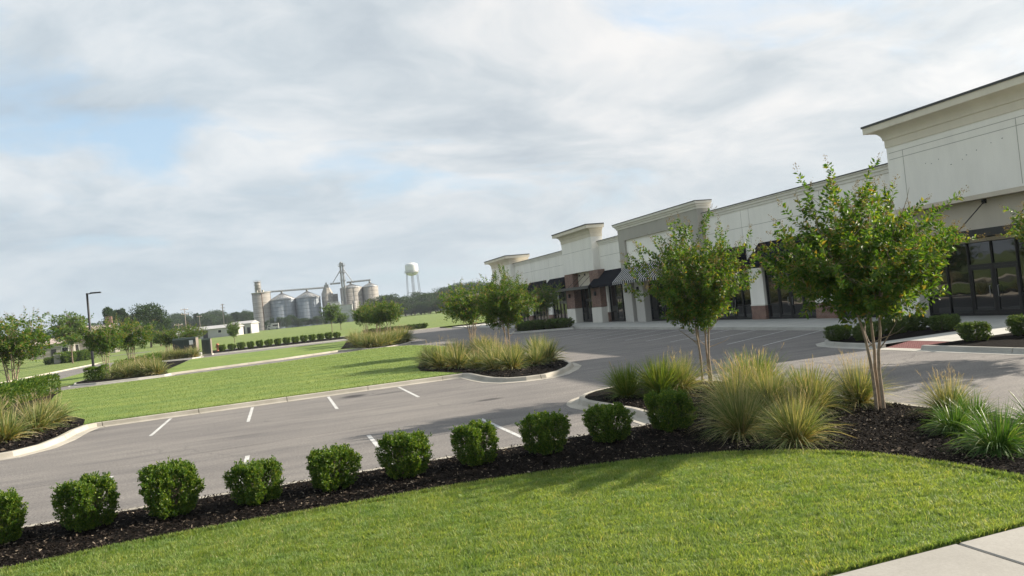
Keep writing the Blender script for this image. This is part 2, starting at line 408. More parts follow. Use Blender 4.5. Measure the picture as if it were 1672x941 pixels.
MT['galv_roof'] = m_plain('steel_roof_sheet', (0.36, 0.36, 0.36), 0.5, 0.4, 0.35, 0.15, 0.6)
MT['silo_tan'] = m_corrugated('weathered_silo', (0.30, 0.28, 0.25), False, 0.05, 1.1)
MT['steel'] = m_plain('grey_steel', (0.30, 0.30, 0.30), 0.6, 0.4, 0.3, 0.15, 1)
MT['rust'] = m_plain('rusty_pipe', (0.16, 0.10, 0.07), 0.8, 0.2, 0.1)
MT['tank_white'] = m_plain('tank_paint', (0.62, 0.63, 0.63), 0.45, 0.4, 0, 0.06, 0.4)
MT['tank_grey'] = m_plain('grey_tank_paint', (0.13, 0.135, 0.14), 0.5)
MT['panel'] = m_corrugated('pale_panel', (0.42, 0.43, 0.42), True, 0.05, 1.4)
MT['white_metal'] = m_plain('white_metal_sheet', (0.42, 0.41, 0.40), 0.5, 0.3, 0, 0.08, 0.4)
MT['dark_open'] = m_plain('dark_opening', (0.02, 0.02, 0.022), 0.8)
MT['util_green'] = m_plain('utility_green_paint', (0.022, 0.036, 0.028), 0.5, 0.4, 0, 0.12, 2)
MT['util_tan'] = m_plain('weathered_tan_paint', (0.20, 0.17, 0.14), 0.6)
MT['sign_white'] = m_plain('sign_white', (0.75, 0.75, 0.72), 0.5)
MT['hydrant'] = m_plain('faded_red_paint', (0.36, 0.13, 0.07), 0.6)
MT['shingle'] = m_plain('pale_roof_shingle', (0.40, 0.33, 0.30), 0.9, 0.1, 0, 0.15, 2)
MT['tactile'] = m_plain('red_tactile', (0.235, 0.105, 0.10), 0.8, 0.2, 0, 0.15, 4)
MT['pole_wood'] = m_plain('weathered_pole', (0.26, 0.22, 0.19), 0.9)
MT['rubber'] = m_plain('tyre_rubber', (0.015, 0.015, 0.015), 0.8)

# ------------------------------------------------------------------ ground, lots, kerbs
def grid_axis(lo, hi, fine_lo, fine_hi, step):
    a = list(np.arange(fine_lo, fine_hi+0.01, step)); s = step
    x = fine_hi
    while x < hi: s *= 1.35; x += s; a.append(x)
    s = step; x = fine_lo
    while x > lo: s *= 1.35; x -= s; a.insert(0, x)
    return np.array(a)
gx = grid_axis(-2600, 2600, -130, 130, 3.0); gy = grid_axis(-1200, 3000, -50, 420, 3.5)
GX, GY = np.meshgrid(gx, gy); GZ = terrain(GX, GY)
nx_, ny_ = len(gx), len(gy)
idx = (np.arange(ny_-1)[:, None]*nx_ + np.arange(nx_-1)[None, :]).ravel()
o = link('ground', np_mesh('ground', np.stack([GX, GY, GZ], -1), np.stack([idx, idx+1, idx+nx_+1, idx+nx_], 1), MT['field'], smooth_=True)); tag(o, kind='structure')

def sheet(name, pts, z, mat):
    o = MB().poly(pts, z).build(name, mat); tag(o, kind='structure'); return o

# asphalt: drive on the left, three aisles, main drive past the shops
sheet('parking_lot', [(-25.7, -45), (-14, -45), (-14, 13.2), (11, 13.2), (11, -45), (25.1, -45), (25.1, 117.5), (-14, 117.5), (-14, 175), (-25.7, 175)], 0.0, MT['asphalt'])
sheet('field_road', [(-120, 164), (-25.6, 164), (-25.6, 174), (-120, 174)], 0.30, MT['asphalt'])

KERB = [(0, -0.05), (0, 0.15), (0.12, 0.152), (0.15, 0.135), (0.185, 0.035), (0.20, 0.014), (0.50, 0.008), (0.50, -0.05)]
KERB_PLAIN = [(0, -0.05), (0, 0.15), (0.12, 0.152), (0.15, 0.135), (0.18, 0.01), (0.18, -0.05)]
def kerb(path, mat='kerb', prof=KERB, gap=0.022, chunk=3.05, closed=False):
    o = MB().sweep(path, prof, closed, gap, chunk).build('kerb', MT[mat]); tag(o, kind='structure'); return o
def arc(cx, cy, r, a0, a1, n=8, ry=None):
    ry = ry or r
    return [(cx+r*math.cos(R(a0+(a1-a0)*i/n)), cy+ry*math.sin(R(a0+(a1-a0)*i/n))) for i in range(n+1)]

# --- near bed (boxwood row and grass clumps), lawn, sidewalk
nose = [(7.55, 13.95), (7.62, 15.2), (7.5, 16.3)] + arc(9.35, 17.3, 1.95, 190, 75, 9, 1.75) + arc(9.5, 17.0, 1.72, 55, 0, 6, 1.9) + [(11.15, 14), (11.13, 11), (11.1, 6), (11.1, -44)]
near_kerb = [(-13.9, 13.0), (7.3, 13.0), (7.5, 13.2)] + nose
near_kerb_ccw = near_kerb          # travel west to east then round the nose: the lot lies on the left
def flip(path): return list(reversed(path))
kerb(flip(near_kerb))
lawn_edge = [(-13.9, 10.35), (-8, 10.45), (-3.47, 10.58), (-2.51, 10.73), (-1.43, 10.82), (0.15, 10.80), (1.91, 10.79), (3.31, 10.66), (4.73, 10.42), (5.68, 10.15), (6.52, 9.75), (7.30, 9.1), (7.78, 8.4), (8.0, 7.6), (8.1, 6.9), (8.14, 5.36)]
lawn_edge = [(p.x, p.y) for p in curve_pts([(a, b, 0) for a, b in lawn_edge], 4)]
bed_near = lawn_edge + [(8.14, -44), ] + flip(near_kerb)
near_lawn = [(-13.9, 5.36)] + lawn_edge
sheet('mulch_bed', bed_near, 0.145, MT['mulch'])
sheet('near_lawn', near_lawn, 0.150, MT['lawn_near'])
mb = MB()
x = 5.83-1.52*13
while x < 8.1:
    x1 = min(x+1.505, 8.12); mb.bbox(x+0.015, x1, 3.55, 5.335, 0.03, 0.163, 0.012); x += 1.52
tag(mb.build('sidewalk', MT['sidewalk']), kind='structure')
sheet('sidewalk_base', [(-13.9, 3.4), (8.14, 3.4), (8.14, 5.36), (-13.9, 5.36)], 0.09, MT['mulch'])
sheet('rear_lawn', [(-13.9, -44), (8.14, -44), (8.14, 3.4), (-13.9, 3.4)], 0.148, MT['lawn'])

# --- first lawn panel with its beds
front1 = [(-13.9, 23.0), (-8.2, 23.05), (-7.2, 23.35), (-6.75, 24.1), (-6.6, 25.4), (-6.62, 27.0), (-6.5, 28.15), (-6.2, 28.45), (0, 28.9), (7.05, 29.35)]
nose1 = [(7.3, 29.0), (7.35, 27.2), (7.45, 26.1), (7.75, 25.3), (8.3, 24.95), (8.95, 24.95), (9.7, 25.5), (10.5, 26.6), (11.1, 27.7), (11.45, 29.2), (11.6, 31.5), (11.65, 40), (11.6, 52), (11.3, 58), (10.4, 61.6), (8.6, 63.2), (7.0, 62.9)]
back1 = [(3.5, 60.2), (0.0, 57.6), (-3.3, 56.4), (-8, 54.9), (-12.6, 53.6), (-13.7, 52.6), (-13.9, 51.0)]
panel1 = front1 + nose1 + back1
kerb(front1+nose1[:13]); kerb(nose1[12:]+back1+front1[:1], prof=KERB_PLAIN)
bedL = [(-13.9, 23.0), (-8.2, 23.05), (-7.2, 23.35), (-6.75, 24.1), (-6.6, 25.4), (-6.62, 27.0), (-6.5, 28.15), (-6.9, 30.2), (-8.6, 34.0), (-11.0, 41.5), (-12.4, 48.0), (-12.9, 51.5), (-13.9, 51.6)]
bed1 = [(7.05, 29.35)] + nose1[:12] + [(11.65, 44), (9.6, 44.5), (7.4, 40), (6.3, 35.5), (6.0, 33), (6.6, 31)]
sheet('lawn', panel1, 0.148, MT['lawn'])
sheet('mulch_bed', bedL, 0.156, MT['mulch']); sheet('mulch_bed', bed1, 0.156, MT['mulch'])

# --- second panel, side islands, third aisle and the boxwood strip
isl2 = [(7.3, 64.3), (8.8, 64.0), (10.2, 65.5), (11.6, 68.5), (12.0, 74), (12.0, 92), (11.0, 96.4), (8.5, 96.3)]
panel2 = [(-8.0, 60.4), (-3.64, 62.6), (0, 64.3), (5.0, 68.0), (7.0, 67.0)] + isl2 + [(0, 92.6), (-5.2, 90.6), (-9.45, 89.6), (-9.0, 66), (-8.05, 60.5)]
kerb(panel2[:-2], prof=KERB_PLAIN); sheet('lawn', panel2, 0.148, MT['lawn'])
bed2 = [(7.0, 67.0)] + isl2[:6] + [(12.0, 92), (8.0, 93), (6.6, 80), (5.4, 70)]
sheet('mulch_bed', bed2, 0.156, MT['mulch'])
islL = [(-14.6, 62.4), (-14.0, 59.6), (-12.4, 58.5), (-9.8, 58.6), (-8.25, 59.0), (-8.0, 60.2), (-9.0, 66), (-9.5, 88), (-14.6, 92)]
kerb(islL[:6], mat='kerb_cool'); kerb(islL[-1:]+islL[:1], 'kerb_cool', KERB_PLAIN); sheet('mulch_bed', islL, 0.156, MT['mulch'])
sheet('lawn', [(-17.2, 57.0), (-14.7, 61.5), (-14.7, 97), (-20.2, 97), (-19.0, 76)], 0.05, MT['lawn'])
islL2 = [(-15, 96.5), (-14.2, 95.3), (-10, 95.0), (-9.3, 96.0), (-9.6, 100), (-9.8, 104.2), (-5.9, 104.4), (9.4, 106.2), (10.6, 108), (10.8, 112), (11.4, 121), (-9, 121.5), (-15, 122)]
kerb(islL2, closed=True, mat='kerb_cool'); sheet('mulch_bed', islL2, 0.156, MT['mulch'])
sheet('path', [(-8.4, 115.4), (10.4, 121.6), (10.4, 123.0), (-8.4, 116.8)], 0.19, MT['walk'])
# far verge kerbs and the left drive's outer kerb
kerb([(-25.5, -44), (-25.5, 20), (-25.45, 110), (-25.4, 170)], gap=0)
sheet('grass_verge', [(-40, -44), (-25.5, -44), (-25.5, 20), (-25.45, 110), (-25.4, 163.5), (-40, 163.5)], 0.135, MT['field'])
kerb([(12, 117.0), (25, 117.0)], gap=0)
sheet('far_verge', [(11.5, 117.0), (62, 117.0), (62, 126), (11.5, 126)], 0.152, MT['field'])

# --- shop walk and its landscape islands
walk = [(25.0, -44), (31.5, -44), (31.5, 108), (25.0, 108)]
sheet('shop_walk', walk, 0.152, MT['walk'])
kerb([(25.14, 108), (25.14, 23.9)], 'kerb_cool', KERB_PLAIN, 0.02)
islN = [(25.14, 23.9), (21.2, 23.9), (20.45, 23.55), (19.95, 22.9), (19.75, 22.0), (19.7, 20.72), (25.14, 20.78)]
kerb([(25.14, 23.9), (21.2, 23.9), (20.45, 23.55), (19.95, 22.9), (19.75, 22.0), (19.7, 20.0)], 'kerb_cool')
sheet('mulch_bed', islN, 0.158, MT['mulch'])
islS = [(25.14, 18.3), (19.7, 18.25), (19.7, 4), (19.8, -44), (25.14, -44)]
kerb([(19.7, 18.4), (19.7, 4), (19.8, -44)], 'kerb_cool'); sheet('mulch_bed', islS, 0.158, MT['mulch'])
MBr = MB().add([(19.7, 18.4, 0.02), (19.7, 20.0, 0.02), (20.75, 20.0, 0.14), (20.75, 18.4, 0.14)], [(0, 3, 2, 1)])
tp = MBr.build('tactile_paving', MT['tactile']); tag(tp, kind='structure')
mb = MB()
for i in range(13):
    for j in range(20):
        xx = 19.76+i*0.077; yy = 18.46+j*0.077; zz = 0.02+(xx-19.7)/1.05*0.12
        mb.box(xx-0.014, xx+0.014, yy-0.014, yy+0.014, zz, zz+0.006)
mb.build('tactile_dome', MT['tactile'], tp)
sheet('path', [(20.75, 18.3), (25.14, 18.3), (25.14, 20.78), (19.71, 20.72), (19.71, 20.0), (20.75, 20.0)], 0.147, MT['walk'])
mb = MB().add([(19.2, 18.35, 0.008), (19.2, 20.05, 0.008), (19.7, 20.05, 0.02), (19.7, 18.35, 0.02)], [(0, 3, 2, 1)])
tag(mb.build('gutter', MT['kerb_cool']), kind='structure')
islF = [(25.14, 66.4), (23.0, 66.8), (21.4, 66.3), (20.9, 65.2), (21.3, 63.8), (25.14, 60.2)]
kerb([(25.14, 66.4), (23.0, 66.8), (21.4, 66.3), (20.9, 65.2), (21.3, 63.8), (25.0, 60.2)], 'kerb_cool'); sheet('mulch_bed', islF, 0.158, MT['mulch'])

# painted stall lines
def stripe(a, b, w=0.10):
    a = Vector((*a, 0.004)); b = Vector((*b, 0.004)); d = (b-a).normalized(); n = Vector((-d.y, d.x, 0))*w/2
    o = MB().add([a-n, b-n, b+n, a+n], [(0, 1, 2, 3)]).build('parking_line', MT['paint']); tag(o, kind='structure', group='painted stall lines')
for i in range(4): stripe((-3.78+2.68*i, 23.7+0.2*i), (-3.78+2.68*i, 27.95+0.2*i))
for xx in (-3.6, -0.88, 1.84, 4.63): stripe((xx, 13.98), (xx, 17.85 if xx > 0 else 17.5))
k = 0
yy = 25.9
while yy < 58:
    stripe((19.1, yy), (24.95, yy+3.3), 0.085); yy += 2.53
for xx in np.arange(-6.5, 8, 2.7):
    yb = float(np.interp(xx, [-8, -3.3, 0, 3.5, 7], [55.4, 56.9, 58.1, 60.7, 63.4])); stripe((xx, yb), (xx, yb+1.6), 0.12)

# ------------------------------------------------------------------ turf blades and mulch chips
def scatter(poly, n):
    xs = [p[0] for p in poly]; ys = [p[1] for p in poly]; out = np.zeros((0, 2))
    while len(out) < n:
        X = rng.uniform(min(xs), max(xs), n); Y = rng.uniform(min(ys), max(ys), n); m = inside(poly, X, Y)
        out = np.vstack([out, np.stack([X[m], Y[m]], 1)])
    return out[:n]
def field2(P, seed, scales):
    g = np.random.default_rng(seed); f = np.zeros(len(P))
    for sc, amp in scales:
        for k in range(5):
            th = g.uniform(0, 6.28); w = 2*np.pi/sc*g.uniform(.7, 1.4); f += amp*np.sin(w*(P[:, 0]*math.cos(th)+P[:, 1]*math.sin(th)) + g.uniform(0, 6.28))/2.2
    return f
def blades(name, P, z, h, w, mat, lean=0.5, tuft=0.0):
    n = len(P); a = rng.uniform(0, 2*np.pi, n); hh = h*rng.uniform(0.55, 1.3, n); ww = w*rng.uniform(0.7, 1.3, n)
    la = rng.uniform(0, 2*np.pi, n); le = hh*lean*rng.uniform(0.1, 1.2, n)
    if tuft:
        hh = hh*np.clip(1 + tuft*field2(P, 5, ((.9, .5), (.30, .5), (.12, .35))), .35, 1.7)
        f2 = field2(P, 6, ((.7, 2.2), (.25, 1.4))); la = np.where(rng.random(n) < .7, f2 + 1.2 + rng.normal(0, .5, n), la); le = hh*lean*(.35+rng.uniform(0, 1.0, n))
    B = np.stack([P[:, 0], P[:, 1], np.full(n, z)], 1); D = np.stack([np.cos(a), np.sin(a), np.zeros(n)], 1)*(ww/2)[:, None]
    T = B + np.stack([np.cos(la)*le, np.sin(la)*le, hh], 1)
    Mi = B + np.stack([np.cos(la)*le*0.35, np.sin(la)*le*0.35, hh*0.6], 1)
    V = np.stack([B-D, B+D, Mi+D*0.75, T, Mi-D*0.75], 1).reshape(-1, 3)
    i = np.arange(n)*5; Fc = np.concatenate([np.stack([i, i+1, i+2], 1), np.stack([i, i+2, i+4], 1), np.stack([i+4, i+2, i+3], 1)])
    o = link(name, np_mesh(name, V, Fc, mat)); tag(o, kind='stuff', cat='grass'); return o
view_lawn = [(-6.0, 5.36), (8.13, 5.36)] + [p for p in flip(lawn_edge)[4:] if p[0] > -6.2] + [(-6.0, 10.5)]
P = scatter(view_lawn, 330000)
# closer to the camera gets more blades
o = blades('lawn_grass', P, 0.148, 0.040, 0.0072, MT['blade'], 0.8, .42); o['label'] = 'short mown bright green turf in front of the mulch bed'
edge = []
for a, b in zip(lawn_edge[:-1], lawn_edge[1:]):
    L = math.hypot(b[0]-a[0], b[1]-a[1]); m = int(L*900)
    t = rng.uniform(0, 1, m); e = np.stack([a[0]+(b[0]-a[0])*t, a[1]+(b[1]-a[1])*t], 1)
    edge.append(e + rng.normal(0, 0.022, (m, 2)))
edge.append(np.stack([rng.uniform(3.2, 8.1, 4200), 5.37+np.abs(rng.normal(0, 0.02, 4200))], 1))
o = blades('lawn_edge_grass', np.vstack(edge), 0.146, 0.06, 0.008, MT['blade'], 0.7); o['label'] = 'ragged fringe of turf where the near lawn meets mulch and sidewalk'
P = scatter(panel1, 80000); m = ~(inside(bedL, P[:, 0], P[:, 1]) | inside(bed1, P[:, 0], P[:, 1])); P = P[m]
e = []
for a, b in zip(front1[6:-1], front1[7:]):
    L = math.hypot(b[0]-a[0], b[1]-a[1]); mm = int(L*260); t = rng.uniform(0, 1, mm)
    e.append(np.stack([a[0]+(b[0]-a[0])*t, a[1]+(b[1]-a[1])*t + np.abs(rng.normal(0, 0.04, mm))+0.02], 1))
o = blades('lawn_grass', np.vstack([P]+e), 0.146, 0.042, 0.017, MT['blade_mid'], 0.9); o['label'] = 'mown turf on the lawn panel beyond the first parking aisle'

def chips(name, poly, n, z, keep=None, size=0.05):
    P = scatter(poly, n)
    if keep is not None: P = P[keep(P)]
    n = len(P); a = rng.uniform(0, 2*np.pi, n); L = size*rng.uniform(0.4, 1.5, n)/2; W = size*0.34*rng.uniform(0.5, 1.4, n)/2
    tz = rng.normal(0, 0.35, n); tw = rng.normal(0, 0.4, n)
    U = np.stack([np.cos(a), np.sin(a), tz], 1)*L[:, None]; V_ = np.stack([-np.sin(a), np.cos(a), tw], 1)*W[:, None]
    C = np.stack([P[:, 0], P[:, 1], z+rng.uniform(0.0, 0.045, n)], 1)
    up_ = np.zeros_like(C); up_[:, 2] = 0.006
    V = np.stack([C-U-V_, C+U-V_, C+U+V_, C-U+V_], 1).reshape(-1, 3)
    i = np.arange(n)*4
    o = link(name, np_mesh(name, V, np.stack([i, i+1, i+2, i+3], 1), MT['chip'])); tag(o, kind='stuff', cat='mulch'); return o
nearpoly = [(-5.5, 9.0), (8.3, 5.0), (11.1, 5.0), (11.1, 17), (9.3, 18.9), (7.6, 17), (7.5, 13.4), (-5.5, 13.4)]
o = chips('bark_chips', nearpoly, 110000, 0.146, lambda P: inside(bed_near, P[:, 0], P[:, 1]), 0.042); o['label'] = 'dark shredded bark in the bed under the boxwood row'
o = chips('bark_chips', bed1, 6000, 0.156, None, 0.09); o['label'] = 'dark bark on the kerbed island of the first lawn panel'
o = chips('bark_chips', [(-9, 23.1), (-7.2, 23.4), (-6.7, 25), (-6.6, 28), (-8.6, 34), (-11, 36)], 5000, 0.156, None, 0.09); o['label'] = 'dark bark in the bed at the left corner kerb'
# ------------------------------------------------------------------ the shop building
B = empty('shopping_strip', (30, 60, 0.15))
tag(B, 'long pale stucco shopping strip with stepped cornices, black awnings and dark storefront glass', 'building')
BO = Vector((30, 60, 0.15))
def bpart(mb, name, mat, parent=None):
    o = mb.build(name, mat, None)
    o.data.transform(Matrix.Translation(-BO)); o.parent = parent or B; return o
XF, Y0, Y1, XB = 30.0, 19.7, 98.9, 55.0
ZW = 3.62                                             # storefront head height
bays = [(20.6, 27.55, 0), (28.75, 33.5, 1), (35.25, 39.75, 1), (41.3, 45.4, 1), (47.0, 50.2, 2), (50.7, 55.2, 2), (56.75, 57.4, 3),
        (59.1, 63.0, 1), (65.6, 69.7, 0), (72.8, 77.9, 1), (79.3, 84.8, 1), (86.2, 89.9, 1), (91.5, 97.5, 0)]
# facade: upper band, piers between the bays, mass behind
mb = MB().box(XF, XF+0.35, Y0, Y1, ZW+0.1, 7.5)
bpart(mb, 'facade_wall', MT['white'])
mb = MB().box(XF+2.2, XB, Y0+0.003, Y1, 0.1, 7.3); bpart(mb, 'wall', MT['white'])
for ya, yb in ((Y0+0.004, Y0+0.35), (Y1-0.35, Y1-0.004)): bpart(MB().box(XF+0.4, XF+2.2, ya, yb, 0.1, 7.29), 'wall', MT['white'])
mb = MB().box(XF+0.36, XB-0.3, Y0+0.36, Y1-0.36, 7.305, 7.36); bpart(mb, 'roof', MT['roof'])
CAPP = [(0, 0), (0.05, 0), (0.05, 0.16), (0.11, 0.18), (0.11, 0.32), (0.18, 0.34), (0.18, 0.405), (-0.3, 0.405), (-0.3, 0)]
# the parapet mouldings between the towers
for ya, yb in ((28.42, 45.86), (58.95, 64.2), (71.95, 90.45)):
    mb = MB().sweep([(XF-0.002, yb), (XF-0.002, ya)], CAPP, z=7.502); bpart(mb, 'parapet_moulding', MT['trim'])
    mb = MB().box(XF-0.22, XF+0.33, ya, yb, 7.908, 7.96); bpart(mb, 'parapet_cap', MT['cap'])
mb = MB().sweep([(XF+0.3, Y0-0.0), (XB, Y0)], [(-.3, 7.36), (-.3, 7.9), (0.02, 7.9), (0.02, 7.36)]); bpart(mb, 'parapet_moulding', MT['trim'])
mb = MB().box(XB-0.3, XB-0.01, Y0+0.03, Y1, 7.36, 7.9); bpart(mb, 'parapet_moulding', MT['trim'])
def joints(y0, y1, zs, ys, x, za, zb):
    mb = MB()
    for z in zs: mb.box(x-0.004, x+0.01, y0+0.01, y1-0.01, z-0.014, z+0.014)
    for y in ys: mb.box(x-0.0045, x+0.01, y-0.014, y+0.014, za, zb)
    bpart(mb, 'control_joint', MT['taupe'])
joints(28.5, 45.8, [6.32], [41.55, 40.7, 35.0, 34.1], XF, ZW+1.55, 7.48)
joints(59.0, 64.1, [6.42], [], XF, 5, 7.48); joints(72.0, 90.3, [6.42], [84.0, 78.0], XF, 5.1, 7.48)

def cove(oh, h0, h1):                                # classical cove rising from the wall to the fascia
    p = [(0.0, h0-0.36), (0.04, h0-0.36), (0.04, h0), (0.09, h0+0.02)]
    for i in range(1, 7):
        t = i/6*math.pi/2; p.append((0.09+(oh-0.22)*(1-math.cos(t)), h0+0.02+(h1-h0-0.1)*math.sin(t)))
    return p
def tower(y0, y1, xf, xb, ztop, zbot, oh, h0, far_over=None, with_band=True):
    mb = MB().box(xf, xb, y0, y1, zbot, ztop-0.3); w = bpart(mb, 'tower_wall', MT['white'])
    path = [(xb, y1), (xf, y1), (xf, y0), (xb, y0)]
    pr = cove(oh, h0, ztop-0.32); top = pr[-1][1]
    mb = MB().sweep(path, pr + [(oh, top), (oh, ztop-0.1), (0.0, ztop-0.1)]); c = bpart(mb, 'cornice', MT['cornice'], w)
    mb = MB().sweep(path, [(oh-0.03, ztop-0.098), (oh+0.05, ztop-0.098), (oh+0.05, ztop), (0, ztop), (0, ztop-0.098)])
    mb.box(xf, xb, y0, y1, ztop-0.09, ztop-0.01); bpart(mb, 'cornice_cap', MT['cap'], w)
    return w
tower(19.75, 28.36, 29.3, 32.3, 9.84, 5.5, 0.68, 8.95)          # right tower
tower(64.25, 71.9, 29.3, 30.5, 9.63, 5.22, 0.68, 8.8)          # middle tower
tower(90.5, 98.9, 29.4, 32.0, 9.05, 3.9, 0.75, 8.25)            # far tower
joints(19.9, 28.25, [7.98, 8.3], [27.42, 21.75], 29.3, 5.6, 8.3); joints(64.4, 71.8, [7.35], [], 29.3, 5.3, 8.2)
for y_, z_ in ((25.9, 7.30), (25.5, 7.42), (24.9, 7.05), (24.3, 7.15), (24.1, 7.3), (23.6, 7.4), (22.9, 7.55), (22.4, 7.62), (26.2, 7.38)): bpart(MB().box(29.291, 29.31, y_-random.uniform(.01, .06), y_+.02, z_-.012, z_+.012), 'anchor_mark', MT['cap'])
# taupe raised block with inset white panel
mb = MB(); xa = 29.5
mb.box(xa, 30.05, 45.9, 47.1, 3.72, 8.3).box(xa, 30.05, 57.75, 58.9, 3.72, 8.3).box(xa, 30.05, 47.1, 57.75, 7.3, 8.3)
tb = bpart(mb, 'raised_block', MT['taupe'])
mb = MB().box(30.05, 30.6, 45.95, 58.85, 7.5, 8.3); bpart(mb, 'raised_block_back', MT['taupe'], tb)
mb = MB().box(29.68, 29.998, 47.1, 57.75, 5.2, 7.3); bpart(mb, 'inset_panel', MT['white'], tb)
mb = MB().box(29.45, 29.998, 47.1, 57.75, 4.98, 5.195); bpart(mb, 'panel_sill', MT['trim'], tb)
path = [(30.6, 58.9), (xa, 58.9), (xa, 45.9), (30.6, 45.9)]
mb = MB().sweep(path, [(0, 8.3), (0.06, 8.3), (0.08, 8.44), (0.17, 8.5), (0.17, 8.6), (0.3, 8.66), (0.32, 8.82), (0, 8.82)]); bpart(mb, 'cornice', MT['trim'], tb)
mb = MB().sweep(path, [(0, 8.822), (0.35, 8.822), (0.35, 8.88), (-0.2, 8.88)]).box(29.5, 30.6, 45.9, 58.9, 8.81, 8.87); bpart(mb, 'cornice_cap', MT['cap'], tb)
for ya, yb in ((57.4, 58.95), (55.25, 56.7), (45.85, 46.95)):
    mb = MB().bbox(29.47, 30.3, ya, yb, 0.1, 3.72, 0.03); bpart(mb, 'pilaster', MT['greyp'])
mb = MB().bbox(29.62, 30.3, 50.22, 50.68, 0.1, 3.72, 0.02); bpart(mb, 'pilaster', MT['greyp'])
# piers: brick foot and pale shaft
def pier(ya, yb, zb=1.05, x0=29.88):
    p = bpart(MB().bbox(x0, 30.4, ya, yb, zb+0.1, ZW+0.12, 0.015), 'pier', MT['white'])
    bpart(MB().bbox(x0-0.04, 30.4, ya-0.03, yb+0.03, zb, zb+0.1, 0.02), 'pier_sill', MT['trim'], p)
    bpart(MB().box(x0-0.02, 30.4, ya-0.01, yb+0.01, 0.1, zb), 'brick_base', MT['brick'], p)
for ya, yb in ((27.6, 28.7),): bpart(MB().bbox(29.5, 30.4, ya, yb, 0.1, 5.5, 0.03), 'corner_pier', MT['white'])
bpart(MB().bbox(29.5, 30.4, 19.72, 20.55, 0.1, 5.5, 0.03), 'corner_pier', MT['white'])
for ya, yb in ((33.55, 35.2), (39.8, 41.25), (45.42, 45.84), (77.95, 79.25), (84.85, 86.15), (89.95, 90.6), (72.0, 72.75), (63.05, 63.35)): pier(ya, yb)
for ya, yb in ((63.4, 65.5), (69.8, 71.9)):
    p = bpart(MB().box(29.3, 30.4, ya, yb, 1.62, 5.2), 'brick_pier', MT['brick'])
    bpart(MB().bbox(29.22, 30.4, ya-0.06, yb+0.06, 0.1, 1.6, 0.04), 'pier_base', MT['trim'], p)
for ya, yb in ((91.0, 91.45), (97.6, 98.85)): bpart(MB().bbox(29.45, 30.4, ya, yb, 0.1, 3.9, 0.03), 'pier', MT['white'])
# recessed wall panels over the tower entrances
bpart(MB().box(29.93, 29.998, 20.56, 27.58, ZW+0.1, 5.52), 'recess_wall', MT['beige'])
bpart(MB().box(29.93, 29.998, 65.52, 69.78, ZW+0.1, 5.24), 'recess_wall', MT['beige'])
bpart(MB().box(29.3, 30.0, 19.76, 28.35, 5.3, 5.498), 'lintel', MT['beige'])

# storefront windows
def storefront(y0, y1, n, door=None, xg=30.12):
    z0, z1 = 0.155, ZW; fr = MB(); s = 0.055
    fr.box(xg-0.07, xg+0.05, y0, y1, z1-0.09, z1+0.12).box(xg-0.07, xg+0.05, y0, y1, z0, z0+0.14)
    w = (y1-y0)/n
    for i in range(n+1):
        y = y0+w*i; a = max(y0, y-s/2-(0.02 if i in (0, n) else 0)); b = min(y1, y+s/2+(0.02 if i in (0, n) else 0)); fr.box(xg-0.085, xg+0.045, a, b, z0, z1-0.005)
    for i in range(n):
        if door and i in door:
            fr.box(xg-0.076, xg+0.044, y0+w*i, y0+w*(i+1), 2.35, 2.47)
        else: fr.box(xg-0.066, xg+0.044, y0+w*i, y0+w*(i+1), 1.05, 1.11)
    win = bpart(fr, 'window', MT['frame'])
    bpart(MB().box(xg-0.012, xg+0.012, y0+0.01, y1-0.01, z0+0.02, z1-0.02), 'pane', MT['glass'], win)
    if door:
        for i in door:
            dm = MB(); a = y0+w*i+0.035; b = y0+w*(i+1)-0.035
            for ya, yb in ((a, a+0.09), (b-0.09, b)): dm.box(xg-0.06, xg+0.03, ya, yb, 0.17, 2.34)
            dm.box(xg-0.061, xg+0.03, a, b, 0.17, 0.42).box(xg-0.061, xg+0.03, a, b, 2.22, 2.345)
            d = bpart(dm, 'door', MT['frame'])
            hy = b-0.16 if i == door[0] else a+0.16
            bpart(MB().tube([(xg-0.06, hy, 1.0), (xg-0.13, hy, 1.02), (xg-0.13, hy, 1.48), (xg-0.06, hy, 1.5)], 0.014, 6), 'handle', MT['steel'], d)
for y0, y1, kind in bays:
    n = max(1, round((y1-y0)/1.12)); storefront(y0, y1, n, None if kind == 3 or n < 3 else [n//2-1, n//2] if n > 3 else [1])
# awnings
def awning(y0, y1, z1, z0, x1=29.98, x0=28.65, mat='awning'):
    mb = MB(); th = 0.02
    prof = [(x1, z1), (x0, z0), (x0, z0-0.22), (x0+th, z0-0.22), (x0+th, z0-0.012), (x1, z1-0.05)]
    mb.extrude_y(prof, y0, y1)
    for y in (y0, y1-0.012): mb.extrude_y([(x1-0.001, z1-0.002), (x0+0.001, z0-0.002), (x0+0.001, z0-0.215), (x1-0.001, z0-0.215)], y+0.0005, y+0.0115)
    a = bpart(mb, 'awning', MT[mat])
    for y in (y0+0.1, (y0+y1)/2, y1-0.1): bpart(MB().tube([(x1, y, z0-0.15), (x0+0.04, y, z0-0.15)], 0.018, 6), 'awning_bracket', MT['frame'], a)
for y0, y1 in ((29.2, 33.7), (35.0, 39.95), (41.35, 45.5)): awning(y0, y1, 5.1, 3.72)
awning(58.95, 64.6, 5.02, 3.72); awning(72.95, 78.1, 5.1, 3.72); awning(79.2, 85.0, 5.1, 3.72); awning(86.05, 90.2, 5.1, 3.72)
awning(46.6, 58.3, 4.95, 3.74, 29.47, 28.15, 'stripe')
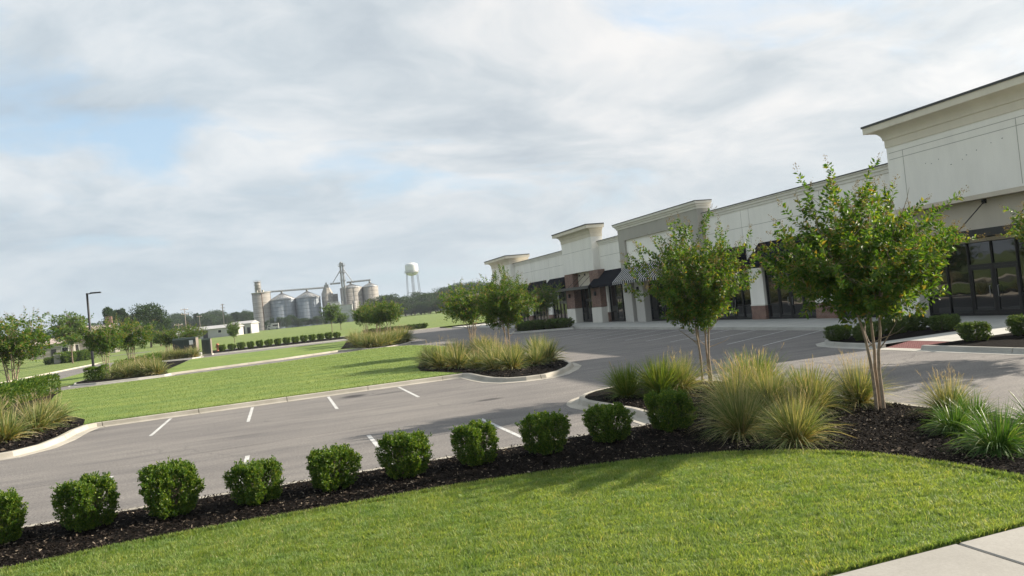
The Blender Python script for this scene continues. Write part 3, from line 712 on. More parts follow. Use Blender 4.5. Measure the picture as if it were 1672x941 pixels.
# flat canopies hung on rods
def canopy(y0, y1, x0, rods, za=3.62, zb=3.95, zr=5.2):
    mb = MB().box(x0, 29.9, y0, y1, za+0.1, zb-0.08).box(x0-0.05, x0+0.05, y0-0.05, y1+0.05, za, zb)
    mb.box(x0+0.05, 29.9, y0-0.05, y0+0.05, za+0.001, zb-0.001).box(x0+0.05, 29.9, y1-0.05, y1+0.05, za+0.001, zb-0.001)
    c = bpart(mb, 'canopy', MT['frame'])
    for y in rods:
        bpart(MB().tube([(29.92, y, zr), (x0+0.12, y, zb-0.04)], 0.022, 6).box(29.85, 29.95, y-0.09, y+0.09, zr-0.09, zr+0.09), 'rod', MT['metal_black'], c)
canopy(20.4, 27.9, 28.0, (26.4, 24.0, 21.6)); canopy(63.9, 72.6, 28.35, (69.3, 67.9, 66.2), 3.5, 3.78, 4.95)
bpart(MB().box(29.0, 29.9, 20.6, 27.7, 3.46, 3.6), 'soffit', MT['beige'])
for y, x in ((58.2, 29.42), (64.4, 29.25), (70.9, 29.25), (56.0, 29.42)):
    l = MB().bbox(x-0.14, x+0.06, y-0.09, y+0.09, 2.75, 3.15, 0.02); bpart(l, 'wall_lamp', MT['metal_black'])

# ------------------------------------------------------------------ plants
def leaf_mesh(name, C, D, L, W, mat, fold=0.25, Nrm=None):
    """folded four-point leaves: base C, direction D"""
    n = len(C); D = D/np.linalg.norm(D, axis=1, keepdims=True)
    if Nrm is None: Nrm = rng.normal(size=(n, 3)) + np.array([0, 0, 0.9])
    S = np.cross(D, Nrm); S /= np.linalg.norm(S, axis=1, keepdims=True)+1e-9
    U = np.cross(S, D); L = np.broadcast_to(L, n)[:, None]; W = np.broadcast_to(W, n)[:, None]
    mid = C + D*L*0.45
    V = np.stack([C, mid+S*W*0.5+U*W*fold, C+D*L, mid-S*W*0.5+U*W*fold], 1).reshape(-1, 3)
    i = np.arange(n)*4
    return np_mesh(name, V, np.concatenate([np.stack([i, i+1, i+2], 1), np.stack([i, i+2, i+3], 1)]), mat)

def unit(v): return v/(np.linalg.norm(v)+1e-9)
class Tree:
    """multi-stemmed tree skeleton with leafy sprays"""
    def __init__(s, H, Wd, stems, seed, base_r=0.04, clear=0.40, leaf=(0.075, 0.036), sprays=330, per=44, spread=0.13, spikes=.10, vase=True):
        g = np.random.default_rng(seed); s.mb = MB(); s.C = []; s.D = []; s.tips = []; s.leaf = leaf; s.g = g; nodes = []
        ph = g.uniform(0, 6.28, 8); zc = H*(clear+.93)/2; hz_ = H*(.93-clear)/2
        def bound(d):                      # uneven crown radius by direction
            a = math.atan2(d[1], d[0])
            return 1 + .17*math.sin(2*a+ph[0]+1.5*d[2]) + .15*math.sin(3*a+ph[1]-2*d[2]) + .13*math.sin(5*a+ph[2]+4*d[2]) + .07*math.sin(7*d[2]+ph[3])
        for k in range(stems):
            a = 2*math.pi*k/stems + g.uniform(-.4, .4); b0 = np.array([math.cos(a), math.sin(a), 0])*spread*g.uniform(.4, 1)
            top = np.array([math.cos(a), math.sin(a), 0])*Wd*0.5*g.uniform(.38, .62) + np.array([0, 0, H*g.uniform(.74, .86)])
            if k == 0: top = np.array([g.normal(0, .12), g.normal(0, .12), H*.88])
            pts = []; n = 10
            for i in range(n+1):
                t = i/n; q = b0*(1-t*.2); q[2] = top[2]*t; q[:2] += (top[:2]-b0[:2])*t**2.5 + g.normal(0, .012, 2)*(t > 0); pts.append(q)
            rr = [base_r*(1-0.80*(i/n))*g.uniform(.95, 1.05) for i in range(n+1)]
            pts[0] = pts[0] - np.array([0, 0, .06]); s.mb.tube(pts, rr, 8); P = np.array(pts); nb = 12 if stems < 2 else 7
            for j in range(nb):
                t = clear*.9 + (1-clear*.9)*(j+g.uniform(0, .8))/nb*0.97; i = min(n-1, int(t*n)); q = P[i] + (P[i+1]-P[i])*(t*n-i)
                aa = a + g.normal(0, 1.2) if stems > 1 else g.uniform(0, 6.28); el = g.uniform(.2, .7) + .4*t
                d = np.array([math.cos(aa)*math.cos(el), math.sin(aa)*math.cos(el), math.sin(el)]); L = Wd*0.5*g.uniform(.4, .75)*(1-.4*max(0, t-.6)); br = [q]; dd = d.copy()
                for m in range(5): dd = unit(dd + g.normal(0, .16, 3) + np.array([0, 0, .07])); br.append(br[-1] + dd*L/5)
                s.mb.tube(br, [base_r*.36*(1-.16*m) for m in range(6)], 5, False); nodes += [br[m] for m in range(1, 6)]
            nodes += [P[i] for i in range(4, n+1)]
        s.H = H; s.W = Wd; N = np.array(nodes)
        for k in range(sprays):
            d = unit(g.normal(size=3)); r = g.uniform(0, 1)**(1/2.4)*bound(d)*.92; spike = g.random() < spikes and d[2] > -.15
            if spike: r = bound(d)*g.uniform(.95, 1.14)
            flat = .8 if d[2] < 0 else 1.0
            zz = (d[2]*r+1)/2; vs = .70+.36*min(1, max(0, zz))**.8 if vase else 1.0; e = np.array([d[0]*Wd/2*r*vs, d[1]*Wd/2*r*vs, zc + d[2]*hz_*r*flat]); w = np.linalg.norm((N-e)*[1, 1, 1.25], axis=1); q = N[np.argmin(w + g.uniform(0, .06, len(N)))]
            dd = unit((e-q)*.8/(np.linalg.norm(e-q)+.1) + np.array([d[0], d[1], d[2]*.6+.25])*.7 + g.normal(0, .22, 3)); L = g.uniform(.30, .55)*min(1.0, Wd/3.6+.2)
            if spike: L *= g.uniform(1.5, 2.2); dd = unit(dd + np.array([0, 0, .55]))
            st = e - dd*L*.6
            s.mb.tube([q, (q+st)/2 + g.normal(0, .03, 3) - [0, 0, .03], st], [base_r*.13, base_r*.09, base_r*.07], 4, False)
            p = st.copy(); pts = [p]; K = 5
            for m in range(K): dd = unit(dd + g.normal(0, .12, 3) + np.array([0, 0, .05 if m < 3 else -.05])); p = p + dd*L/K; pts.append(p)
            s.mb.tube(pts, [base_r*.065*(1-.13*m) for m in range(K+1)], 3, False); pts = np.array(pts); pn = int(per*(1.35 if spike else 1))
            for m in range(pn):
                u = (m+g.uniform(0, 1))/pn*K; i = min(K-1, int(u)); c0 = pts[i] + (pts[i+1]-pts[i])*(u-i); ax_ = unit(pts[i+1]-pts[i]); side = unit(np.cross(ax_, g.normal(size=3)))
                s.C.append(c0 + side*g.uniform(0, .10 if not spike else .02)*min(1, Wd/3)*(1-.5*u/K)); s.D.append(unit(side + ax_*.55 + np.array([0, 0, -.12])))
            if d[2] > -.1 and (spike or (r > .75 and g.random() < .5)): s.tips.append((pts[-1], unit(pts[-1]-pts[-2])))
    def meshes(s, leafmat, barkmat, seed_heads=True, scale=1.0):
        C = np.array(s.C); n = len(C); ok = C[:, 2] > s.H*.27; C = C[ok]; D = np.array(s.D)[ok]; n = len(C)
        L = s.leaf[0]*s.g.uniform(.65, 1.25, n); W = s.leaf[1]*s.g.uniform(.75, 1.2, n)
        crown = leaf_mesh('crown', C, D, L, W, leafmat)
        me = bpy.data.meshes.new('trunk'); me.from_pydata(s.mb.v, [], s.mb.f); me.materials.append(barkmat); me.polygons.foreach_set('use_smooth', s.mb.sm); me.update()
        heads = None
        if seed_heads and s.tips:
            c = []; d = []
            for p, a in s.tips:
                for k in range(26):
                    t = s.g.uniform(0, .2); c.append(p + a*t + s.g.normal(0, .025, 3)); d.append(s.g.normal(size=3) + a)
            heads = leaf_mesh('seed_head', np.array(c), np.array(d), .028, .022, MT['seed'])
        return crown, me, heads

def plant_tree(name, meshes, loc, rz, label, cat='tree', group=None, sc=(1, 1, 1)):
    r = empty(name, loc, rz); r.scale = sc; tag(r, label, cat, group)
    link('trunk', meshes[1], r); link('crown', meshes[0], r)
    if meshes[2]: link('seed_heads', meshes[2], r)
    return r
M1 = Tree(4.5, 3.7, 3, 11, 0.040, .34, (.112, .056), 600, 44, .11, .24).meshes(MT['myrtle_leaf'], MT['bark'])
M2 = Tree(4.3, 3.1, 4, 23, 0.036, .29, (.094, .05), 620, 44, .20, .22).meshes(MT['myrtle_leaf'], MT['bark'])
M3 = Tree(4.6, 4.0, 5, 37, 0.040, .34, (.15, .075), 460, 20, .25).meshes(MT['myrtle_leaf'], MT['bark'])
M4 = Tree(4.6, 3.7, 4, 41, 0.040, .34, (.16, .08), 440, 20, .25).meshes(MT['myrtle_leaf'], MT['bark'])
Y1_ = Tree(5.2, 2.9, 1, 53, 0.06, .28, (.19, .10), 380, 16).meshes(MT['far_leaf2'], MT['bark_dark'], False)
cm = 'crape_myrtle'
plant_tree(cm, M1, (10.55, 11.0, .15), .6, 'large multi-stemmed crape myrtle with seed heads standing in the bark at right foreground', sc=(.91, .91, .93))
plant_tree(cm, M2, (10.8, 17.2, .15), 1.9, 'crape myrtle rising behind the fountain grasses, in front of the striped awning', sc=(.9, .9, .98))
plant_tree(cm, M1, (21.5, 14.35, .15), 3.7, 'crape myrtle cut off by the right edge of the picture, before the big tower', sc=(1, 1, 1.02))
plant_tree(cm, M2, (11.05, 35.6, .15), .3, 'crape myrtle on the kerbed island beside the lawn, the nearer of the two there', sc=(.98, .98, .98))
plant_tree(cm, M3, (11.1, 43.0, .15), 2.2, 'crape myrtle on the kerbed island beside the lawn, the farther of the two there', sc=(.95, .95, .92))
plant_tree(cm, M3, (-14.9, 49.8, .15), 1.2, 'bushy crape myrtle behind the clipped hedge at the left edge', sc=(1.3, 1.3, 1.08))
plant_tree(cm, M4, (-12.9, 64.3, .15), .2, 'pale-stemmed crape myrtle just right of the lamp post')
plant_tree(cm, M3, (-12.6, 72.5, .15), 4.1, 'crape myrtle with twin stems behind the grasses, second right of the lamp post', sc=(1.15, 1.15, 1.05))
plant_tree(cm, M4, (-13.4, 101.5, .15), 2.7, 'crape myrtle left of the green utility cabinets', sc=(1, 1, .9))
plant_tree(cm, M3, (-12.2, 116.5, .15), 5.1, 'crape myrtle behind the green utility cabinets', sc=(1.0, 1.0, .95))
plant_tree(cm, M4, (10.4, 92.0, .15), .9, 'crape myrtle on the far island, leftmost of three', sc=(1.05, 1.05, 1.0))
plant_tree(cm, M3, (10.6, 82.5, .15), 2.9, 'crape myrtle on the far island, middle of three', sc=(1, 1, .98))
plant_tree(cm, M4, (10.9, 76.5, .15), 4.4, 'crape myrtle on the far island, rightmost of three', sc=(1.05, 1.05, 1.0))
plant_tree(cm, M3, (23.6, 63.4, .15), 1.5, 'small dark crape myrtle in front of the far awnings by the shop walk', sc=(.85, .85, .92))
yt = 'young_shade_tree'
p = at(381, 139); plant_tree(yt, Y1_, p, .5, 'slim young tree on the field edge right of the white barn', sc=(.85, .85, .9))
p = at(542, 168); plant_tree(yt, Y1_, p, 2.5, 'bright green young tree in front of the silo works', sc=(1.35, 1.35, 1.35))
p = at(118, 142); plant_tree(yt, Y1_, p, 4.0, 'upright dark green tree beside the far drive, left of the lamp post', sc=(2.2, 2.2, 1.75))
p = at(555, 190); plant_tree(yt, Y1_, p, 4.9, 'low spreading tree before the silo works, right of the bright young tree', sc=(1.4, 1.4, .95))

# boxwood: rounded clipped cubes of upright shoots
def boxwood(seed, w=.43, h=.80, shoots=760, per=20, leaf=(.046, .026), core=2600, cl=.06, mat='box_leaf'):
    g = np.random.default_rng(seed); C = []; D = []; stems = MB(); ph = g.uniform(0, 6.28, 6)
    def surf(a, v, rr):
        pw = .46; x = math.copysign(abs(math.cos(a))**pw, math.cos(a)); y = math.copysign(abs(math.sin(a))**pw, math.sin(a))
        prof = (.62+.38*((v+1)/.9)**.75) if v < -.1 else (1.0 if v < .5 else 1-.16*((v-.5)/.5)**2)
        lump = 1 + .08*math.sin(3*a+ph[0]+2*v) + .06*math.sin(5*a+ph[1]-3*v) + .05*math.sin(9*a+ph[2]) + .06*math.sin(15*a+ph[5]+1.5*math.sin(4*v))
        top = 1 + .05*math.sin(3*x+ph[3])*math.cos(3*y+ph[4])
        return np.array([x*w*rr*prof*lump, y*w*rr*prof*lump, .04 + (v+1)/2*(h-.07)*top])
    for k in range(shoots):
        a = g.uniform(0, 2*np.pi); u = g.random()
        if u < .62: v = g.uniform(-1, .95); rr = g.uniform(.93, 1.03)
        else: v = g.uniform(.86, 1.04); rr = math.sqrt(g.uniform(0, 1))*.97
        p = surf(a, v, rr); out = np.array([p[0], p[1], 0])/(w+.01)
        d = unit(out*(.75 if u < .62 else .25) + np.array([0, 0, .62 if u < .62 else 1.1]) + g.normal(0, .2, 3)); L = g.uniform(.08, .17)
        p = p + d*g.uniform(-.03, .035) + (d*g.uniform(.03, .10) if g.random() < .06 else 0); base = p - d*L
        if k % 14 == 0: stems.tube([np.array([0, 0, .02])+g.normal(0, .03, 3)*[1, 1, 0], base*[.5, .5, .6], base], [.010, .007, .003], 4, False)
        for m in range(per):
            t = (m+g.uniform(0, 1))/per; q = base + d*L*t*1.08; s_ = unit(np.cross(d, g.normal(size=3))); C.append(q+s_*.005); D.append(s_*.8 + d*.75)
    n0 = len(C)
    for k in range(core):
        p = surf(g.uniform(0, 6.28), g.uniform(-1, .9), g.uniform(.3, .93)); C.append(p); D.append(g.normal(size=3)+[0, 0, .3])
    C = np.array(C); D = np.array(D); n = len(C); L = leaf[0]*g.uniform(.6, 1.3, n); W = leaf[1]*g.uniform(.75, 1.2, n); L[n0:] = cl*g.uniform(.7, 1.2, n-n0); W[n0:] = cl*.6
    ok = C[:, 2] > .02
    fol = leaf_mesh('foliage', C[ok], D[ok], L[ok], W[ok], MT[mat])
    me = bpy.data.meshes.new('stems'); me.from_pydata(stems.v, [], stems.f); me.materials.append(MT['bark_dark']); me.update()
    return fol, me
BX = [boxwood(s) for s in (1, 2, 3, 4)]
LS = [boxwood(s, .42, .66, 420, 22, (.055, .026), 1500, .07, 'shrub_leaf') for s in (11, 12)]
LSF = [boxwood(s, .42, .66, 240, 12, (.085, .045), 600, .12, 'shrub_leaf') for s in (13, 14)]
BXF = [boxwood(s, .44, .80, 260, 12, (.075, .045), 700, .12) for s in (5, 6)]
def shrub(name, ms, loc, rz, sc, label, cat='shrub', group=None):
    r = empty(name, loc, rz); r.scale = sc; tag(r, label, cat, group); link('foliage', ms[0], r)
    if ms[1]: link('stems', ms[1], r)
    return r
bx = [(-4.02, 12.2), (-2.86, 12.22), (-1.74, 12.14), (-.51, 12.0), (.64, 12.08), (1.81, 12.08), (3.01, 12.12), (4.26, 12.08), (5.52, 12.17), (6.82, 12.22)]
words = ['half cut off by the left edge of the picture', 'second from the left in the front row', 'third from the left in the front row', 'fourth from the left, beside the broad empty asphalt', 'fifth from the left, left of a stall line end',
         'sixth from the left, with a stall line running behind it', 'fourth from the grass clumps, hiding a tree shadow', 'third from the grass clumps in the front row', 'second from the grass clumps, before the island kerb', 'at the right end of the row beside the big grass clumps']
for i, (x, y) in enumerate(bx):
    s = random.uniform(.80, .87); shrub('boxwood', BX[(i*3+i//4) % 4], (x, y, .14), random.uniform(0, 6.28), (s*random.uniform(.85, .97), s*.92, s*random.uniform(.93, 1.10)), 'clipped boxwood '+words[i], group='boxwoods in the front mulch bed')
# far row of round boxwoods
fx = np.linspace(-7.6, 8.6, 14)
for i, x in enumerate(fx):
    y = 110.2 + (x+7.6)*.36; s = random.uniform(.92, 1.05)
    shrub('boxwood', BXF[i % 2], (x, y, .15), random.uniform(0, 6.28), (s*1.05, s*1.05, s*1.15), 'small round boxwood in the far row along the field', group='boxwoods in the far row')
# low shrubs round the shop walk
for x, y, s, lb in ((20.35, 22.9, 1.0, 'low dark shrub at the rounded tip of the shop island'), (20.45, 21.7, .95, 'low shrub at the path side of the shop island tip'), (21.4, 22.4, 1.05, 'low shrub behind the large crape myrtle stems'),
                   (22.6, 22.5, 1.1, 'low shrub in the middle of the shop island'), (23.7, 22.6, 1.1, 'low shrub at the back of the shop island'), (23.9, 21.5, 1.0, 'broad low shrub of the shop island nearest the path'), (25.0, 22.1, .9, 'dark round shrub standing alone by the shop walk'),
                   (21.0, 17.7, 1.05, 'round shrub right of the red tactile pad'), (22.7, 17.3, 1.15, 'bushy shrub on the right shop bed, second from the path'), (23.1, 16.6, 1.2, 'sunlit bushy shrub on the right shop bed'), (24.4, 16.9, 1.1, 'shrub at the right edge by the shop walk')):
    shrub('low_shrub', LS[random.randrange(2)], (x, y, .15), random.uniform(0, 6.28), (s*.9, s*.92, s*.84), lb)
for i, (x, y) in enumerate(((22.2, 65.2), (22.6, 63.9), (23.3, 64.9), (24.1, 63.0), (24.6, 61.8), (24.9, 64.0), (13.8+8, 64.4))):
    shrub('low_shrub', LSF[i % 2], (x, y, .15), random.uniform(0, 6.28), (1.9, 1.9, 1.15), 'low dark shrub massed on the island before the far shops', group='shrubs on the far shop island')
for i, (x, y) in enumerate(((14, 118.6), (15.2, 119.2), (16.8, 119), (18.6, 119.4), (20.5, 119.0), (22.5, 119.6))):
    shrub('low_shrub', LSF[i % 2], (x, y, .15), random.uniform(0, 6.28), (2.2, 2.0, 1.2), 'low shrub along the far end of the lot', group='shrubs at the end of the lot')

# clipped hedges
def hedge(a, b, h, w, label, seed, n=9000):
    g = np.random.default_rng(seed); a = np.array(a); b = np.array(b); L = np.linalg.norm(b-a); d = (b-a)/L; nn = np.array([-d[1], d[0]])
    t = g.uniform(-.03, 1.03, n); f = g.integers(0, 5, n); u = g.uniform(-1, 1, n); v = g.uniform(0, 1, n)
    u = np.where(f == 0, -1, np.where(f == 1, 1, u)); v = np.where((f == 2) | (f == 3), 1, v)
    wob = 1+.1*np.sin(t*L*2.1+seed)+.06*np.sin(t*L*5.3)
    u = u*wob*g.uniform(.85, 1.05, n); v = v*wob*g.uniform(.9, 1.05, n)
    C = np.stack([a[0]+d[0]*t*L+nn[0]*u*w/2, a[1]+d[1]*t*L+nn[1]*u*w/2, .15+v*h], 1)
    D = np.stack([nn[0]*u+g.normal(0, .5, n), nn[1]*u+g.normal(0, .5, n), v*1.0+.2+g.normal(0, .3, n)], 1)
    o = link('hedge', leaf_mesh('hedge', C, D, g.uniform(.08, .16, n), g.uniform(.05, .08, n), MT['box_leaf'])); tag(o, label, 'hedge'); return o
hedge((-13.7, 36.0), (-13.4, 50.6), .95, 1.1, 'long clipped dark hedge at the left edge under the bushy tree', 3, 16000)
hedge((-13.9, 62.6), (-12.6, 62.4), .95, 1.2, 'short clipped hedge block at the foot of the lamp post', 4, 3500)
hedge((-12.5, 67.5), (-12.9, 88), .95, 1.2, 'lighter hedge running behind the grasses right of the lamp post', 5, 9000)

# ornamental grasses
def clump(n, H, spread, seed, mat, width=.010, plume=0, arch=1.0, segs=6, base=.14):
    g = np.random.default_rng(seed); V = []; UV = []; F4 = []
    def strip(p, d, L, w, bend, tw=0):
        s = np.cross(d, [0, 0, 1]); s = unit(s + g.normal(0, .3, 3)); q = np.array(p, float); dd = np.array(d, float); o = len(V)
        for i in range(segs+1):
            t = i/segs; ww = w*(1-t**2.2)*.5 + .0007
            V.append(q - s*ww); V.append(q + s*ww); UV.append((0, t)); UV.append((1, t))
            dd = unit(dd + np.array([0, 0, -bend/segs]) + np.array([d[0], d[1], 0])*bend*.25/segs); q = q + dd*L/segs
        for i in range(segs): F4.append((o+2*i, o+2*i+1, o+2*i+3, o+2*i+2))
    for k in range(n):
        a = g.uniform(0, 2*np.pi); r = base*math.sqrt(g.uniform(0, 1)); lean = abs(g.normal(0, .5))*spread + .03
        d = unit(np.array([math.cos(a)*lean, math.sin(a)*lean, 1.0])); L = H*g.uniform(.62, 1.18)*(1+lean*.12)
        strip((math.cos(a)*r, math.sin(a)*r, 0), d, L, width*g.uniform(.6, 1.3), arch*g.uniform(.35, 1.25)*(.5+lean))
    for k in range(n//5):                # bent and fallen blades at the skirt
        a = g.uniform(0, 2*np.pi); lean = g.uniform(.9, 2.2); d = unit(np.array([math.cos(a)*lean, math.sin(a)*lean, 1.0]))
        strip((math.cos(a)*base, math.sin(a)*base, 0.01), d, H*g.uniform(.3, .75), width*g.uniform(.6, 1.1), g.uniform(1.2, 2.6)*arch)
    V2 = np.array(V); V2[:, 2] = np.maximum(V2[:, 2], .012)
    me = np_mesh('blades', V2, np.array(F4), mat, UV); pl = None
    if plume:
        V.clear(); UV.clear(); F4.clear()
        for k in range(plume):
            a = g.uniform(0, 2*np.pi); lean = abs(g.normal(0, .3))*spread
            d = unit(np.array([math.cos(a)*lean, math.sin(a)*lean, 1.0])); strip((math.cos(a)*.08, math.sin(a)*.08, 0), d, H*g.uniform(1.05, 1.4), .006, .35)
            q = np.array(V[-1]); dn = unit(np.array(V[-1])-np.array(V[-3]))
            for j in range(7): strip(q-dn*g.uniform(0, .22), unit(dn+g.normal(0, .28, 3)), g.uniform(.05, .14), .005, .2)
        pl = np_mesh('plumes', np.array(V), np.array(F4), MT['plume'], UV)
    return me, pl
FG = [clump(1350, .94, 1.05, s, MT['fountain'], .0095, pl, 1.35) for s, pl in ((1, 14), (2, 18))]
FG.append(clump(1100, .92, 1.1, 3, MT['fountain'], .010, 36, 1.0))
FGF = [clump(520, .95, 1.2, s, MT['fountain'], .026, pl, 1.0, 4, .2) for s, pl in ((4, 10), (5, 25), (6, 0))]
GG = [clump(900, .82, 1.0, s, MT['green_grass'], .013, 5, .8) for s in (7, 8)]
LR = [clump(560, .58, 1.5, s, MT['liriope'], .014, 0, 2.1, 7, .12) for s in (9, 10)]
def grass(ms, x, y, sc, label, group=None, z=.15, name='fountain_grass', cat='ornamental grass', zs=1.0):
    r = empty(name, (x, y, z), random.uniform(0, 6.28)); r.scale = (sc, sc, sc*zs); tag(r, label, cat, group); link('blades', ms[0], r)
    if ms[1]: link('plumes', ms[1], r)
    return r
grass(FG[0], 7.42, 10.9, .92, 'big tan-green fountain grass right of the last clipped boxwood')
grass(FG[1], 7.62, 9.75, .85, 'big tan-green fountain grass at the lawn edge, nearest the camera')
grass(GG[0], 8.3, 17.0, .98, 'green grass clump leftmost at the island nose behind the boxwoods')
grass(GG[1], 8.95, 16.4, 1.12, 'taller green grass clump beside the leftmost one at the island nose')
grass(FG[0], 9.6, 16.5, .95, 'tan grass clump at the foot of the middle crape myrtle')
grass(FG[2], 8.7, 12.9, .92, 'pale grass clump behind the two big ones, left')
grass(FG[2], 9.45, 13.4, .98, 'grass clump with tall pinkish plumes behind the two big ones')
grass(GG[0], 10.0, 14.0, 1.22, 'bright green grass clump tallest at the back kerb')
grass(FG[1], 9.1, 12.3, .9, 'tan grass clump filling between the big ones and the back kerb')
grass(GG[1], 9.9, 12.2, .95, 'green and tan grass clump left of the large tree stems')
grass(FG[0], 9.6, 11.7, .85, 'small tan grass clump behind the nearest big clump')
grass(FG[2], 10.75, 11.75, .88, 'wispy fountain grass directly behind the large tree stems')
grass(FG[2], 10.75, 9.7, .68, 'wispy fountain grass by the back kerb, above the strappy plants')
for m, x, y, s, lb in ((0, 9.75, 8.75, .85, 'strappy green clump leftmost of the four at right'), (1, 10.4, 8.95, .9, 'strappy green clump behind, below the wispy fountain grass'), (0, 9.15, 7.55, 1.08, 'large strappy green clump nearest the lawn at right'), (1, 10.3, 7.75, 1.05, 'strappy green clump cut off by the right edge')):
    grass(LR[m], x, y, s, lb, None, .15, 'strappy_clump', 'ground plant')
g1 = [(7.1, 33.6), (7.9, 34.4), (8.2, 31.2), (8.45, 29.3), (8.95, 28.5), (10.1, 28.9), (10.9, 29.7), (10.3, 37.0), (10.9, 33.8), (9.4, 32.5), (9.9, 34.8), (7.6, 32.4), (8.7, 36.2), (9.2, 30.6), (11.2, 31.5), (9.0, 39.0), (10.9, 40.5), (6.9, 35.5)]
for i, (x, y) in enumerate(g1):
    grass(FGF[(i*5+i//3) % 3], x, y, random.uniform(.72, 1.18), 'tan-green fountain grass massed on the kerbed island beside the lawn', 'grasses on the lawn island')
for i, (x, y, lb) in enumerate(((-8.2, 26.2, 'fountain grass at the left corner bed nearest the kerb'), (-7.85, 28.0, 'fountain grass at the left corner bed, rightmost in front'), (-7.9, 29.9, 'fountain grass at the left corner bed against the lawn'), (-9.9, 30.5, 'pale fountain grass at the back of the left corner bed'), (-9.6, 27.6, 'fountain grass at the left corner bed, cut off by the picture edge'))):
    grass(FGF[i % 2], x, y, random.uniform(1.0, 1.12), lb)
g2 = [(7.6, 66.5), (8.5, 66.3), (9.4, 67.2), (10.4, 68.6), (11.2, 70.5), (8.2, 69.5), (9.3, 71.5), (7.2, 70), (8.2, 75), (9.5, 76), (10.9, 74), (9.0, 81), (8.3, 87), (11.4, 68.4+1.6)]
for i, (x, y) in enumerate(g2): grass(FGF[i % 3], x, y, random.uniform(1.15, 1.5), 'tan-green fountain grass massed on the far island under three crape myrtles', 'grasses on the far island')
for i, (x, y) in enumerate(((-11.6, 61.8), (-10.9, 61.2), (-10.2, 61.6), (-9.5, 61.0), (-8.8, 60.6), (-10.5, 64.0), (-11.3, 66.0))): grass(FGF[i % 2], x, y, random.uniform(1.1, 1.3), 'tan fountain grass on the side island right of the lamp post', 'grasses on the side island')
for i, x in enumerate(np.linspace(-14.0, -9.9, 7)): grass(FGF[(i*2) % 3], x, 97.0+random.uniform(-.3, .4), random.uniform(1.15, 1.4), 'fountain grass in front of the green utility cabinets', 'grasses before the cabinets')

# ------------------------------------------------------------------ lamp post, cabinets, small street things
def rayp(px, py, d):
    v = fw + rt*((px-836)/F_PX) - up*((py-470.5)/F_PX); h = math.hypot(v.x, v.y)
    return Vector((v.x/h*d, v.y/h*d, CAM_H + v.z/h*d))
LB = Vector((-18.7, 87.0, .05)); LH = rayp(142, 479, math.hypot(LB.x, LB.y)).z - .05
L = empty('street_lamp', LB); tag(L, 'tall black lamp post with a single flat head beside the left drive', 'street lamp')
MB().lathe([(0, -.1), (.3, -.1), (.3, .35), (.27, .4), (0, .4)], 16).build('base', MT['kerb_cool'], L)
MB().tube([(0, 0, .4), (0, 0, .48), (0, 0, .49), (0, 0, LH)], [.24, .24, .13, .10], 10).build('pole', MT['metal_black'], L)
MB().tube([(0, 0, LH-.1), (.6, -.1, LH-.04)], .06, 6).build('arm', MT['metal_black'], L)
MB().bbox(.35, 1.35, -.36, .05, LH-.1, LH+.04, .03).build('lamp_head', MT['metal_black'], L)

def cabinet(x, y, rz, w, d, h, label, sign=False):
    c = empty('utility_cabinet', (x, y, .15), rz); tag(c, label, 'utility cabinet')
    MB().box(-w/2-.1, w/2+.1, -d/2-.1, d/2+.1, -.1, .1).build('pad', MT['kerb_cool'], c)
    MB().extrude_x([(-d/2, .1), (d/2, .1), (d/2, h*.96), (d/2-.1, h), (-d/2+.25, h), (-d/2, h*.9)], -w/2, w/2).build('cabinet_body', MT['util_green'], c)
    for s in (-1, 1): MB().bbox(min(s*.02, s*(w/2-.06)), max(s*.02, s*(w/2-.06)), -d/2-.025, -d/2-.002, .2, h*.86, .01).build('door', MT['util_green'], c)
    MB().box(-.03, .03, -d/2-.07, -d/2-.026, h*.45, h*.58).build('handle', MT['metal_black'], c)
    if sign: MB().box(w/2-.75, w/2-.3, -d/2-.04, -d/2-.03, h*.62, h*.84).build('sign', MT['sign_white'], c)
    MB().box(w/2+.001, w/2+.02, -d/2+.05, d/2-.1, .1, h*.95).build('side_panel', MT['util_tan'], c)
    return c
cabinet(-11.1, 100.4, R(-6), 2.7, 1.7, 2.45, 'large dark green utility cabinet with a white notice', True)
cabinet(-8.75, 101.4, R(-6), 1.05, 1.0, 2.1, 'narrow dark green utility cabinet with a tan side, right of the large one')
MB().bbox(-9.65, -9.3, 100.0, 100.3, .1, .55, .05).build('meter_box', MT['sign_white']); tag(COL.objects[-1], 'small white meter box at the foot of the cabinets', 'meter box')
h = empty('fire_hydrant', (-8.4, 113.6, .15)); tag(h, 'faded red hydrant behind the far boxwood row', 'hydrant')
MB().lathe([(0, 0), (.26, 0), (.26, .08), (.17, .1), (.17, .85), (.23, .87), (.23, .94), (.17, 1.05), (.06, 1.14), (0, 1.16)], 14).build('body', MT['hydrant'], h)
for s in (-1, 1): MB().tube([(s*.12, 0, .65), (s*.3, 0, .65)], .09, 8).build('nozzle', MT['hydrant'], h)
p = at(93, 150); mbx = empty('stone_post', p); tag(mbx, 'short square stone post in the verge across the far drive', 'post')
MB().bbox(-.5, .5, -.5, .5, -.1, 1.45, .03).build('shaft', MT['silo_tan'], mbx); MB().bbox(-.58, .58, -.58, .58, 1.45, 1.6, .04).build('cap', MT['kerb_cool'], mbx)
for i, (px, d, s) in enumerate(((80, 152, 1.3), (104, 150, 2.0), (111, 149, 1.5), (127, 153, 1.9), (140, 154, 2.0), (96, 158, 1.6))):
    p = at(px, d); shrub('verge_shrub', BXF[i % 2], p, i, (s*1.5, s*1.5, s*1.15), 'dark shrub in the verge across the far drive', group='shrubs across the far drive')
